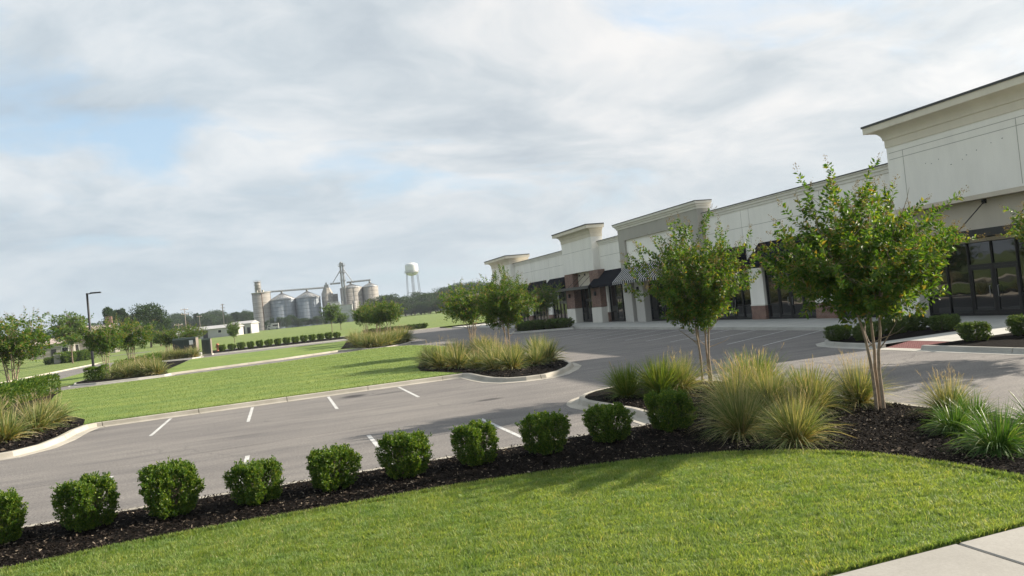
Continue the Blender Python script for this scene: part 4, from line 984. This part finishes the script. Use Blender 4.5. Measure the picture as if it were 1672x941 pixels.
def pole(px, top_py, d, label, cross=2, r=.16):
    b = at(px, d); t = rayp(px, top_py, d); H = t.z-b.z
    o = empty('utility_pole', b, R(20)); tag(o, label, 'utility pole')
    MB().tube([(0, 0, -.5), (0, 0, H)], [r, r*.6], 8).build('pole', MT['pole_wood'], o)
    for k in range(cross):
        z = H-.5-1.6*k; MB().box(-1.2, 1.2, -.09, .09, z-.1, z+.1).build('crossarm', MT['pole_wood'], o)
        for s in (-1, 0, 1): MB().lathe([(0, z+.1), (.09, z+.1), (.07, z+.35), (0, z+.37)], 8, s*1.0, 0).build('insulator', MT['sign_white'], COL.objects[-1] if False else o)
    return o
pole(305, 503, 270, 'thin utility pole between the tall trees and the white barn'); pole(293, 528, 240, 'short utility pole left of the white barn', 1)
pole(367, 496, 420, 'tall double utility pole behind the white barn', 3, .4); pole(328, 515, 400, 'distant pole left of the white barn roof', 1); pole(71, 523, 330, 'lone pole above the trees at far left', 2, .25)

# ------------------------------------------------------------------ the silo works
DS = 420.0
def base_at(px, d=DS): return at(px, d)
def zt(px, py, d=DS): return rayp(px, py, d).z - float(at(px, d).z)
MPP = DS/F_PX*1.06
def w2(px): return px*MPP
def silo(px, wpx, eave, apex, mat, label, name='grain_silo', roofmat='galv_roof', ladder=True, d=DS):
    b = base_at(px, d); b.z -= .5; o = empty(name, b, R(-8)); r = wpx*MPP*d/DS/2; ze = zt(px, eave, d)+.5; za = zt(px, apex, d)+.5 if apex else None
    tag(o, label, 'silo')
    MB().lathe([(0, -1.0), (r*1.02, -1.0), (r*1.02, .4), (r, .4), (r, ze), (0, ze)], 40).build('wall', MT[mat], o)
    rings = MB()
    for k in range(1, 8): z = ze*k/8; rings.lathe([(r-.02, z-.06), (r+.05, z-.05), (r+.05, z+.05), (r-.02, z+.06)], 40)
    rings.build('stiffener_rings', MT[mat], o)
    if za:
        rf = MB(); rf.lathe([(r+.18, ze-.12), (r+.2, ze+.05), (.5, za-.3), (.45, za), (0, za+.05)], 40)
        rb = rf.build('roof', MT[roofmat], o); ribs = MB()
        for k in range(28):
            t = 2*math.pi*k/28; c, s = math.cos(t), math.sin(t); ribs.tube([(c*(r+.15), s*(r+.15), ze+.12), (c*.5, s*.5, za-.2)], .07, 4, False)
        ribs.build('roof_ribs', MT['steel'], rb)
        MB().lathe([(0, za), (.6, za), (.6, za+.7), (.3, za+.9), (0, za+.9)], 12).build('cap', MT['steel'], rb)
    if ladder:
        la = MB(); t = R(-70); c, s = math.cos(t), math.sin(t)
        for q in (-.3, .3): la.tube([(c*(r+.2)-s*q, s*(r+.2)+c*q, .5), (c*(r+.2)-s*q, s*(r+.2)+c*q, ze+.8)], .05, 4, False)
        for z in np.arange(1, ze, .8): la.tube([(c*(r+.2)+s*.3, s*(r+.2)-c*.3, z), (c*(r+.2)-s*.3, s*(r+.2)+c*.3, z)], .04, 4, False)
        la.build('ladder', MT['steel'], o)
    return o, r, ze, za
s1, r1, z1, _ = silo(431.5, 26, 479, None, 'silo_tan', 'tall narrow tan concrete silo with a headhouse, at the left end of the works', 'concrete_silo', ladder=False)
MB().lathe([(0, z1), (r1+.3, z1), (r1+.3, z1+.5), (0, z1+.5)], 32).build('roof', MT['kerb_cool'], s1)
hh = MB(); zh = zt(424, 460)+.5; hh.lathe([(0, z1+.4), (1.5, z1+.4), (1.5, zh), (0, zh)], 16, -1.4, 0); hb = hh.build('headhouse', MT['silo_tan'], s1)
pf = MB()
for k in range(4):
    z = z1+1.4+k*(zh-z1-1.2)/3.4; pf.lathe([(1.5, z), (1.95, z), (1.95, z+.12), (1.5, z+.12)], 16, -1.4, 0)
    for t in range(8): c, s = math.cos(t*math.pi/4)*1.9, math.sin(t*math.pi/4)*1.9; pf.tube([(-1.4+c, s, z), (-1.4+c, s, z+1.0)], .05, 4)
    pf.lathe([(1.87, z+.95), (1.93, z+.95), (1.93, z+1.02), (1.87, z+1.02)], 16, -1.4, 0)
pf.build('walkways', MT['steel'], hb)
c_, s_ = math.cos(R(-85)), math.sin(R(-85)); MB().tube([(c_*(r1+.3)+.6, s_*(r1+.3), .2), (c_*(r1+.3)+.6, s_*(r1+.3), z1+.2)], .22, 6).build('pipe', MT['rust'], s1)
for j in (0.9, -0.6): MB().box(-.7+j*2, .1+j*2, r1*-.9, r1*-.5, z1+.4, z1+1.6).build('vent', MT['kerb_cool'], s1)
silo(465, 37, 489.5, 478, 'galv', 'left of the two wide corrugated steel bins with ribbed cone roofs'); silo(506, 37, 486, 475, 'galv', 'right of the two wide corrugated steel bins with ribbed cone roofs')
s4, r4, z4, _ = silo(538.5, 17, 479, None, 'silo_tan', 'short weathered concrete silo between the steel bins and the leg tower', 'concrete_silo', ladder=False)
s4b, r4b, z4b, _ = silo(549.5, 11, 480, None, 'silo_tan', 'slim grey silo attached right of the short weathered one', 'concrete_silo', ladder=False, d=DS+3)
hm = MB(); zz = zt(538, 470)+.5
hm.lathe([(0, z4), (r4, z4), (r4*.55, zz), (0, zz)], 8, sm=False); hb = hm.build('headhouse', MT['silo_tan'], s4)
MB().box(-1.2, 1.2, -1.1, 1.1, zz, zz+1.8).box(-.5, .4, -.5, .4, zz+1.8, zz+3.0).build('gearbox', MT['steel'], hb)
silo(578, 33, 470, 463, 'silo_tan', 'broad tan steel bin behind the leg tower'); silo(609, 23.5, 468, 461, 'silo_tan', 'narrower tan bin at the right end of the works')
silo(581.5, 6.5, 491, None, 'silo_tan', 'small dark standpipe bin beside the pale shed', 'hopper_bin', ladder=False, d=DS-14)
# leg tower
bt = base_at(566, DS-6); lt = empty('leg_tower', bt, R(-8)); tag(lt, 'tall steel bucket elevator tower topped by platforms', 'elevator tower')
HT = zt(557, 431, DS-6); fr = MB(); hw = 1.0
for sx in (-1, 1):
    for sy in (-1, 1): fr.tube([(sx*hw, sy*hw, 0), (sx*hw, sy*hw, HT-1.2)], .12, 5)
for k in range(14):
    za, zb = k*(HT-1.2)/14, (k+1)*(HT-1.2)/14
    for (xa, ya, xb, yb) in ((-hw, -hw, hw, -hw), (hw, -hw, hw, hw), (hw, hw, -hw, hw), (-hw, hw, -hw, -hw)):
        fr.tube([(xa, ya, za), (xb, yb, zb)], .07, 4, False); fr.tube([(xa, ya, zb), (xb, yb, zb)], .07, 4, False)
fr.build('frame', MT['steel'], lt)
MB().box(-.95, -.35, -.4, .4, 0, HT-.8).box(.1, .7, -.4, .4, 0, HT-.8).build('bucket_casing', MT['galv_roof'], lt)
MB().box(-1.2, 1.0, -.7, .7, HT-1.0, HT+.5).lathe([(0, HT+.5), (.55, HT+.5), (.5, HT+1.0), (0, HT+1.2)], 10, -.3, 0).build('head', MT['steel'], lt)
pf = MB()
for z, w in ((HT-1.3, 1.9), (HT-5.0, 1.6), (HT-9.5, 1.5)):
    pf.box(-w, w, -w, w, z, z+.12)
    for sx in (-1, 0, 1):
        for sy in (-1, 1): pf.tube([(sx*w, sy*w, z), (sx*w, sy*w, z+1.05)], .05, 4)
    for sy in (-1, 1): pf.tube([(-w, sy*w, z+1.05), (w, sy*w, z+1.05)], .05, 4)
pf.build('platforms', MT['steel'], lt)
def truss(a, b, w, label, name='conveyor'):
    o = empty(name, a); tag(o, label, 'conveyor'); d = Vector(b)-Vector(a); n = max(4, int(d.length/1.6)); s = d.normalized().cross(Vector((0, 0, 1))).normalized()*w/2; u = Vector((0, 0, w*.9)); fr = MB()
    for q in (s, -s, s+u, -s+u): fr.tube([q, q+d], .09, 4)
    for k in range(n):
        f0, f1 = d*(k/n), d*((k+1)/n); fr.tube([f0+s, f1+s+u], .06, 4, False); fr.tube([f0-s, f1-s+u], .06, 4, False)
    fr.build('truss', MT['steel'], o)
    MB().tube([u*.45, u*.45+d], w*.32, 6).build('trough', MT['galv_roof'], o); return o
truss(rayp(432, 478.5, DS-1), rayp(537, 470.5, DS-1), .9, 'long conveyor bridging the two wide steel bins')
truss(rayp(539, 465, DS-3), rayp(556, 463.5, DS-5), .8, 'short conveyor joining the weathered silo and the leg tower')
truss(rayp(566, 462.5, DS-2), rayp(605, 458.5, DS-2), .9, 'conveyor over the tan bins right of the leg tower')
def spout(a, b, label):
    o = MB().tube([Vector((0, 0, 0)), Vector(b)-Vector(a)], .2, 6).build('grain_spout', MT['steel']); o.location = a; tag(o, label, 'grain spout')
spout(rayp(557, 439, DS-6), rayp(543, 463, DS-3), 'diagonal spout falling left from the leg tower'); spout(rayp(561, 440, DS-6), rayp(577, 462, DS-2), 'diagonal spout falling right from the leg tower')
# pale shed in front
b = base_at(555, DS-18); sh = empty('mill_shed', b, R(-9)); tag(sh, 'pale panelled flat-topped shed at the foot of the leg tower', 'shed')
hs = zt(555, 499.5, DS-18); MB().box(-7.6, 7.2, -3, 3, -.5, hs).build('wall', MT['panel'], sh); MB().box(-7.75, 7.35, -3.15, 3.15, hs, hs+.25).build('roof', MT['kerb_cool'], sh)
rl = MB()
for xx in np.arange(-5, 2.6, 1.5): rl.tube([(xx, -2.8, hs+.2), (xx, -2.8, hs+2.4)], .08, 4)
for z in (1.2, 2.3): rl.tube([(-5, -2.8, hs+z), (2.5, -2.8, hs+z)], .08, 4)
rl.build('railing', MT['sign_white'], sh); MB().box(-3.8, .8, -1.5, 2, hs+.25, hs+1.9).build('roof_unit', MT['panel'], sh)
MB().box(3.2, 5.2, -3.03, -2.99, 0, 3.2).build('door', MT['steel'], sh)

# ------------------------------------------------------------------ water tower
DW = 560.0; bw = at(679, DW); wt = empty('water_tower', bw, R(12)); tag(wt, 'white water tower on slender legs above the tree line', 'water tower')
ztop = rayp(672, 429.5, DW).z-bw.z; rtk = 20.0/2*DW/F_PX*1.05; zeq = rayp(672, 445, DW).z-bw.z; zbt = rayp(673, 450.5, DW).z-bw.z
prof = [(0, zbt-.2)]
for i in range(1, 9): t = i/8*math.pi/2; prof.append((rtk*math.sin(t), zeq-(zeq-zbt)*math.cos(t)))
hh_ = (ztop-zeq)*.70; prof.append((rtk, zeq+hh_))
for i in range(1, 9): t = i/8*math.pi/2; prof.append((rtk*math.cos(t)**.6 if i < 8 else 0, zeq+hh_+(ztop-zeq-hh_)*math.sin(t)))
tk = MB().lathe(prof, 40).build('tank', MT['tank_white'], wt)
rl = MB().lathe([(rtk, zeq-.1), (rtk+.75, zeq-.1), (rtk+.75, zeq+.1), (rtk, zeq+.1)], 36)
for k in range(24): t = 2*math.pi*k/24; rl.tube([((rtk+.7)*math.cos(t), (rtk+.7)*math.sin(t), zeq), ((rtk+.7)*math.cos(t), (rtk+.7)*math.sin(t), zeq+1.1)], .04, 4)
rl.lathe([(rtk+.66, zeq+1.05), (rtk+.74, zeq+1.05), (rtk+.74, zeq+1.15), (rtk+.66, zeq+1.15)], 36); rl.build('walkway', MT['steel'], tk)
MB().lathe([(0, ztop-.1), (.3, ztop-.1), (.3, ztop+.7), (0, ztop+.9)], 10).build('vent', MT['steel'], tk)
MB().tube([(0, 0, -.5), (0, 0, zbt+.2)], .26, 12).build('riser', MT['tank_grey'], wt)
legs = []
for k in range(6):
    t = 2*math.pi*k/6+.3; c, s = math.cos(t), math.sin(t); legs.append((c, s)); MB().tube([(c*(rtk*1.25), s*(rtk*1.25), -.5), (c*rtk*.93, s*rtk*.93, zeq+.1)], .19, 8).build('leg', MT['tank_grey'], wt)
for f in (.52,):
    st = MB(); rr = rtk*(1.25-.32*f)
    for k in range(6): (c, s), (c2, s2) = legs[k], legs[(k+1) % 6]; st.tube([(c*rr, s*rr, zeq*f), (c2*rr, s2*rr, zeq*f)], .13, 5)
    st.build('strut_ring', MT['tank_grey'], wt)

# ------------------------------------------------------------------ far buildings
def barn(px, d, rz, w, dp, h, rise, label, name='barn', mat='white_metal', roof='white_metal', doors=(), wins=(), chimney=None):
    b = at(px, d); o = empty(name, b, rz); tag(o, label, 'building')
    MB().box(-w/2, w/2, -dp/2, dp/2, -.6, h).build('wall', MT[mat], o)
    r = MB().extrude_x([(-dp/2-.4, h+.003), (dp/2+.4, h+.003), (dp/2+.4, h+.12), (0, h+rise), (-dp/2-.4, h+.12)], -w/2-.4, w/2+.4).build('roof', MT[roof], o)
    for x, ww, hh2 in doors: MB().box(x-ww/2, x+ww/2, -dp/2-.04, -dp/2+.1, -.2, hh2).build('door', MT['dark_open'], o)
    for x, z, ww, hh2 in wins:
        f = MB().box(x-ww/2-.1, x+ww/2+.1, -dp/2-.04, -dp/2+.1, z-.1, z+hh2+.1).build('window', MT['sign_white'], o); MB().box(x-ww/2, x+ww/2, -dp/2-.055, -dp/2-.041, z, z+hh2).build('pane', MT['glass'], f)
    if chimney is not None: MB().box(chimney-.7, chimney+.7, -.7, .7, h, h+rise+1.8).build('chimney', MT['brick'], r)
    return o
barn(353, 300, R(-18), 17.5, 9, 3.2, 1.3, 'long low white metal barn with a dark doorway', doors=((-2.2, 1.8, 2.9),), wins=((3.2, 1.6, 1.2, 1.0),))
barn(399, 318, R(-20), 9, 8, 4.0, 1.2, 'white metal barn at the foot of the tall tan silo', doors=((1.0, 1.8, 3.2), (3.4, 1.2, 2.5)))
barn(287, 330, R(-10), 8, 6, 2.4, 1.2, 'small white shed behind the crape myrtles, left of the long barn'); barn(309, 335, R(-10), 6, 6, 2.2, 1.2, 'small white shed nearest the thin utility pole')
barn(88, 205, R(6), 9, 8, 3.4, 1.4, 'low house with a pale roof at far left, behind the verge shrubs', 'house', 'silo_tan', 'shingle', ((.5, 1.0, 2.2),), ((-2.6, 1.1, 1.2, 1.3), (2.8, 1.1, 1.2, 1.3)))
barn(152, 208, R(4), 10.5, 9, 4.6, 2.6, 'taller pale-roofed house with a chimney, behind the lamp post', 'house', 'silo_tan', 'shingle', (), ((-3, 1.4, 1.2, 1.4), (2.4, 1.4, 1.2, 1.4)), 3.9)
barn(640, 520, R(5), 28, 8, 6.5, 1.2, 'long pale roof just visible through the trees under the water tower')
# white box van by the silos
p = at(445, DS-40); vn = empty('box_van', p, R(-4)); tag(vn, 'white box van parked at the foot of the silos', 'van')
MB().bbox(-.6, 3.0, -1.1, 1.1, .55, 3.1, .06).build('cargo_box', MT['white_metal'], vn)
cb = MB().extrude_x([(-1.0, .5), (1.0, .5), (1.0, 1.5), (.93, 2.3), (-.93, 2.3), (-1.0, 1.5)], -2.4, -.62).build('cab', MT['white_metal'], vn)
MB().box(-2.0, -.95, -1.03, -1.005, 1.45, 2.1).build('side_window', MT['glass'], cb); MB().box(-2.43, -2.405, -.85, .85, 1.4, 2.15).build('windscreen', MT['glass'], cb)
MB().box(.2, 2.6, -1.13, -1.105, 1.6, 2.4).build('side_window', MT['glass'], vn)
for wx in (-1.7, 2.0):
    for wy in (-1.0, 1.0):
        w_ = MB().tube([(wx, wy-.14, .45), (wx, wy+.14, .45)], .45, 14).build('wheel', MT['rubber'], vn); MB().tube([(wx, wy-.15, .45), (wx, wy+.15, .45)], .22, 10).build('rim', MT['steel'], w_)

# ------------------------------------------------------------------ woodland: single trees with clumped crowns
def wood_tree(seed, H=14, Wd=11, kind='round', leaves=5200):
    g = np.random.default_rng(seed); C = []; D = []; tr = MB(); tr.tube([(0, 0, -.5), (.1, 0, H*.3), (.2, .1, H*.62), (0, 0, H*.9)], [H*.022, H*.018, H*.011, H*.003], 7)
    nb = 30 if kind == 'round' else 17
    for k in range(nb):
        if kind == 'round': a = g.uniform(0, 6.28); z = H*g.uniform(.2, .93); rr = Wd*.5*math.sqrt(max(0.05, 1-((z/H-.45)/.56)**2))*g.uniform(.35, .88)
        else: a = g.uniform(0, 6.28); z = H*g.uniform(.46, .96); rr = Wd*.42*g.uniform(.1, 1)*(1.25-z/H*.7)
        c = np.array([math.cos(a)*rr, math.sin(a)*rr, z]); R_ = Wd*(.21 if kind == 'round' else .17)*g.uniform(.7, 1.3)
        tr.tube([(0.1, 0, z*.72), c*[.5, .5, .9], c], [H*.007, H*.005, H*.002], 4, False)
        m = leaves//nb; v = g.normal(size=(m, 3)); v /= np.linalg.norm(v, axis=1, keepdims=True); rad = R_*g.uniform(.35, 1.08, (m, 1))**.6
        C.append(c + v*rad*[1, 1, .72]); D.append(v + g.normal(0, .6, (m, 3)) + [0, 0, .25])
    C = np.vstack(C); D = np.vstack(D); n = len(C); s = H*.042
    cr = leaf_mesh('crown', C, D, s*g.uniform(.6, 1.3, n), s*.62*g.uniform(.7, 1.2, n), MT['far_leaf'])
    me = bpy.data.meshes.new('trunk'); me.from_pydata(tr.v, [], tr.f); me.materials.append(MT['bark_dark']); me.update(); return cr, me, None
W1, W2, W3 = wood_tree(61), wood_tree(62, 14, 10), wood_tree(63, 14, 12.5)
WP = wood_tree(64, 14, 9.5, 'pine', 5000)
WB = wood_tree(65, 14, 12, 'round', 9000)
def wtree(ms, px, d, top_py, wpx, label, group=None, rz=None):
    b = at(px, d); H = max(2.0, rayp(px, top_py, d).z-b.z); w = wpx*d/F_PX*1.05; base_w = 11
    return plant_tree('broadleaf_tree' if ms is not WP else 'pine_tree', ms, b, random.uniform(0, 6.28) if rz is None else rz, label, 'tree', group, (w/base_w*1.05, w/base_w*1.05, H/13.6))
wtree(WP, 184, 232, 505, 34, 'tall open-crowned pine with two heads, right of the lamp post'); wtree(WP, 203, 236, 507, 30, 'slimmer open pine just right of the two-headed one')
wtree(WB, 246, 225, 502, 46, 'massive dark rounded tree right of the pines'); wtree(W2, 262, 228, 516, 34, 'lower dark tree leaning on the massive one')
wtree(W1, 176, 235, 527, 32, 'dark bushy tree at the foot of the pines'); wtree(W3, 150, 262, 532, 40, 'round dim tree behind the lamp post'); wtree(W1, 72, 270, 541, 34, 'round hazy tree behind the lone pole at far left'); wtree(W2, 103, 255, 541, 32, 'dark tree behind the upright green tree'); wtree(W2, 128, 275, 540, 40, 'dim tree between the two pale-roofed houses')
wtree(W3, 40, 300, 552, 50, 'dim tree low on the left horizon'); wtree(W1, 8, 310, 556, 50, 'dim tree at the left end of the horizon')
for i in range(26):
    px = 268+i*6.4+random.uniform(-2, 2); wtree((W1, W2, W3)[i % 3], px, random.uniform(480, 620), 523-(px-268)*.085+random.uniform(-7, 4), random.uniform(17, 30), 'hazy woodland tree on the horizon left of the silos', 'woodland left of the silos')
for i, (px, tp, w) in enumerate(((325, 513, 14), (347, 517, 16), (388, 511, 20), (405, 509, 20))): wtree((WP, W1)[i % 2], px, 470, tp, w, ['feathery tall tree poking above the woodland by the barn', 'round tree above the barn roof', 'tree above the right barn', 'tree against the tall tan silo'][i])
for i, (px, tp, w) in enumerate(((458, 519, 13), (468, 519, 13), (477, 515, 17), (488, 521, 14), (499, 520, 15), (506, 521, 13), (518, 517, 16), (528, 517, 16), (437, 524, 9), (445, 520, 8), (540, 518, 16))):
    wtree((W1, W3, W2)[i % 3], px, DS-25+random.uniform(-5, 5), tp, w, 'dark round tree in the row before the silos', 'trees before the silos')
for i in range(30):
    px = 612+i*8.2+random.uniform(-3, 3); tp = np.interp(px, [612, 640, 670, 700, 715, 735, 760, 830, 870], [490, 484, 487, 478, 474, 468, 467, 462, 460])+random.uniform(-4, 5)
    wtree((W1, W2, W3)[i % 3], px, random.uniform(395, 470), tp, random.uniform(24, 40), 'woodland tree behind the field right of the silos', 'woodland right of the silos')
for i, (px, tp, w) in enumerate(((652, 500, 18), (663, 496, 20), (676, 498, 18), (688, 495, 20), (700, 494, 22), (640, 500, 18), (628, 503, 20), (712, 490, 24), (725, 488, 26), (745, 484, 30), (768, 480, 34), (790, 478, 34))):
    wtree((W3, W1, W2)[i % 3], px, 372+random.uniform(-6, 6), tp, w, 'bushy tree along the right edge of the field', 'trees along the field edge')
o_ = wtree(W2, 694, 366, 496, 17, 'paler green tree at the field edge below the water tower'); o_.children[1].data = o_.children[1].data.copy(); o_.children[1].data.materials[0] = MT['far_leaf2']
# unseen trees added across the drive, for the shop glass to reflect
for i in range(14): wtree((W1, W2, W3)[i % 3], -60-i*40, 150+12*(i % 3), 470, 60, 'unseen dark tree added across the left drive to reflect in the shop glass', 'unseen trees added for the shop glass reflections')

# ------------------------------------------------------------------ air, sky, sun
AZ, EL = R(92.0), R(27.0)          # compass bearing of the sun from +Y towards +X
sdir = Vector((math.sin(AZ)*math.cos(EL), math.cos(AZ)*math.cos(EL), math.sin(EL)))
hz = NT('haze'); pv = hz.node('ShaderNodeVolumePrincipled'); pv.inputs['Color'].default_value = (0.80, 0.88, 1.0, 1); pv.inputs['Density'].default_value = 0.00018; pv.inputs['Anisotropy'].default_value = 0.2
hz.L(pv.outputs[0], hz.out.inputs['Volume'])
HZ = MB().box(-2900, 2900, -1500, 3300, -3, 62).build('haze', hz.m); tag(HZ, kind='stuff')
wo = bpy.data.worlds.new('World'); scene.world = wo; wo.use_nodes = True; t = wo.node_tree; t.nodes.clear()
W = NT.__new__(NT); W.t = t; W.n = t.nodes
bg = W.node('ShaderNodeBackground'); ow = W.node('ShaderNodeOutputWorld'); W.L(bg.outputs[0], ow.inputs[0])
sky = W.node('ShaderNodeTexSky', sky_type='NISHITA', sun_disc=False); sky.sun_elevation = EL; sky.sun_rotation = AZ; sky.air_density = 1.0; sky.dust_density = 2.0; sky.ozone_density = 1.0
dirn = W.node('ShaderNodeTexCoord').outputs['Generated']
sx = W.node('ShaderNodeSeparateXYZ'); W.L(dirn, sx.inputs[0])
zc = W.math('ADD', W.math('MAXIMUM', sx.outputs['Z'], 0.0), 0.26)
cb = W.node('ShaderNodeCombineXYZ'); W.L(W.math('DIVIDE', sx.outputs['X'], zc), cb.inputs['X']); W.L(W.math('DIVIDE', sx.outputs['Y'], zc), cb.inputs['Y'])
cv = W.mapv(cb.outputs[0], (0.8, 1.0, 1), (0, 0, R(25)))
SKX, SKY = 11.0, 5.0
wn = W.node('ShaderNodeTexNoise'); wn.inputs['Scale'].default_value = 1.3; wn.inputs['Detail'].default_value = 3; W.L(cv, wn.inputs['Vector'])
wa = W.node('ShaderNodeVectorMath', operation='MULTIPLY_ADD'); W.L(wn.outputs['Color'], wa.inputs[0]); wa.inputs[1].default_value = (.55, .55, 0); W.L(cv, wa.inputs[2]); cw = wa.outputs[0]
cl_ = W.node('ShaderNodeVectorMath', operation='ADD'); W.L(cw, cl_.inputs[0]); cl_.inputs[1].default_value = (SKX, SKY, 0); cw = cl_.outputs[0]
n1 = W.noise(cw, 1.35, 8, 0.58); n2 = W.noise(W.mapv(cw, (1, 1, 1), (0, 0, R(60))), 2.4, 9, 0.58); n3 = W.noise(W.mapv(cw, (1, 1, 1), (0, 0, R(20))), 7.0, 6, 0.6)
cover = W.ramp(n1, [(0.345, (0.10, 0.10, 0.10)), (0.47, (1, 1, 1))])
dens = W.math('ADD', W.math('MULTIPLY', n2, 0.76), W.math('MULTIPLY', n3, 0.24))
shade = W.ramp(dens, [(0.33, (1.78, 2.00, 2.20)), (0.46, (2.26, 2.44, 2.57)), (0.56, (2.72, 2.80, 2.86)), (0.66, (3.10, 3.08, 3.06))])
vd = W.node('ShaderNodeVectorMath', operation='DOT_PRODUCT'); W.L(dirn, vd.inputs[0]); vd.inputs[1].default_value = sdir
glow = W.ramp(vd.outputs['Value'], [(0.05, (0.92, 0.96, 0.99)), (0.4, (1.0, 1.0, 1.0)), (0.65, (1.05, 1.04, 1.03)), (0.95, (1.35, 1.3, 1.25))])
cloud = W.mix(1.0, shade, glow, 'MULTIPLY')
blue = W.mix(0.7, sky.outputs[0], (1.6, 2.2, 2.7))
col = W.mix(cover, blue, cloud)
hzf = W.ramp(sx.outputs['Z'], [(0.0, (1, 1, 1)), (0.20, (0, 0, 0))])
horizon = W.mix(1.0, (2.0, 2.25, 2.42), glow, 'MULTIPLY')
col = W.mix(W.math('MULTIPLY', hzf, 0.8), col, horizon)
W.L(col, bg.inputs['Color']); bg.inputs['Strength'].default_value = 0.097
sl = bpy.data.lights.new('sun', 'SUN'); sl.energy = 3.5; sl.angle = R(0.8); sl.color = (1.0, 0.90, 0.76)
so = bpy.data.objects.new('sun', sl); COL.objects.link(so); so.rotation_euler = sdir.to_track_quat('Z', 'Y').to_euler(); so.location = (60, 0, 60)

scene.view_settings.view_transform = 'Standard'; scene.view_settings.look = 'None'; scene.view_settings.gamma = 1.0
scene.view_settings.use_curve_mapping = False; scene.view_settings.exposure = 1.6
c = scene.cycles; c.use_denoising = True; c.denoiser = 'OPENIMAGEDENOISE'; c.denoising_prefilter = 'ACCURATE'; c.denoising_input_passes = 'RGB_ALBEDO_NORMAL'; c.max_bounces = 8; c.diffuse_bounces = 3; c.glossy_bounces = 3; c.transmission_bounces = 4; c.volume_bounces = 0
c.transparent_max_bounces = 6; c.caustics_reflective = False; c.caustics_refractive = False
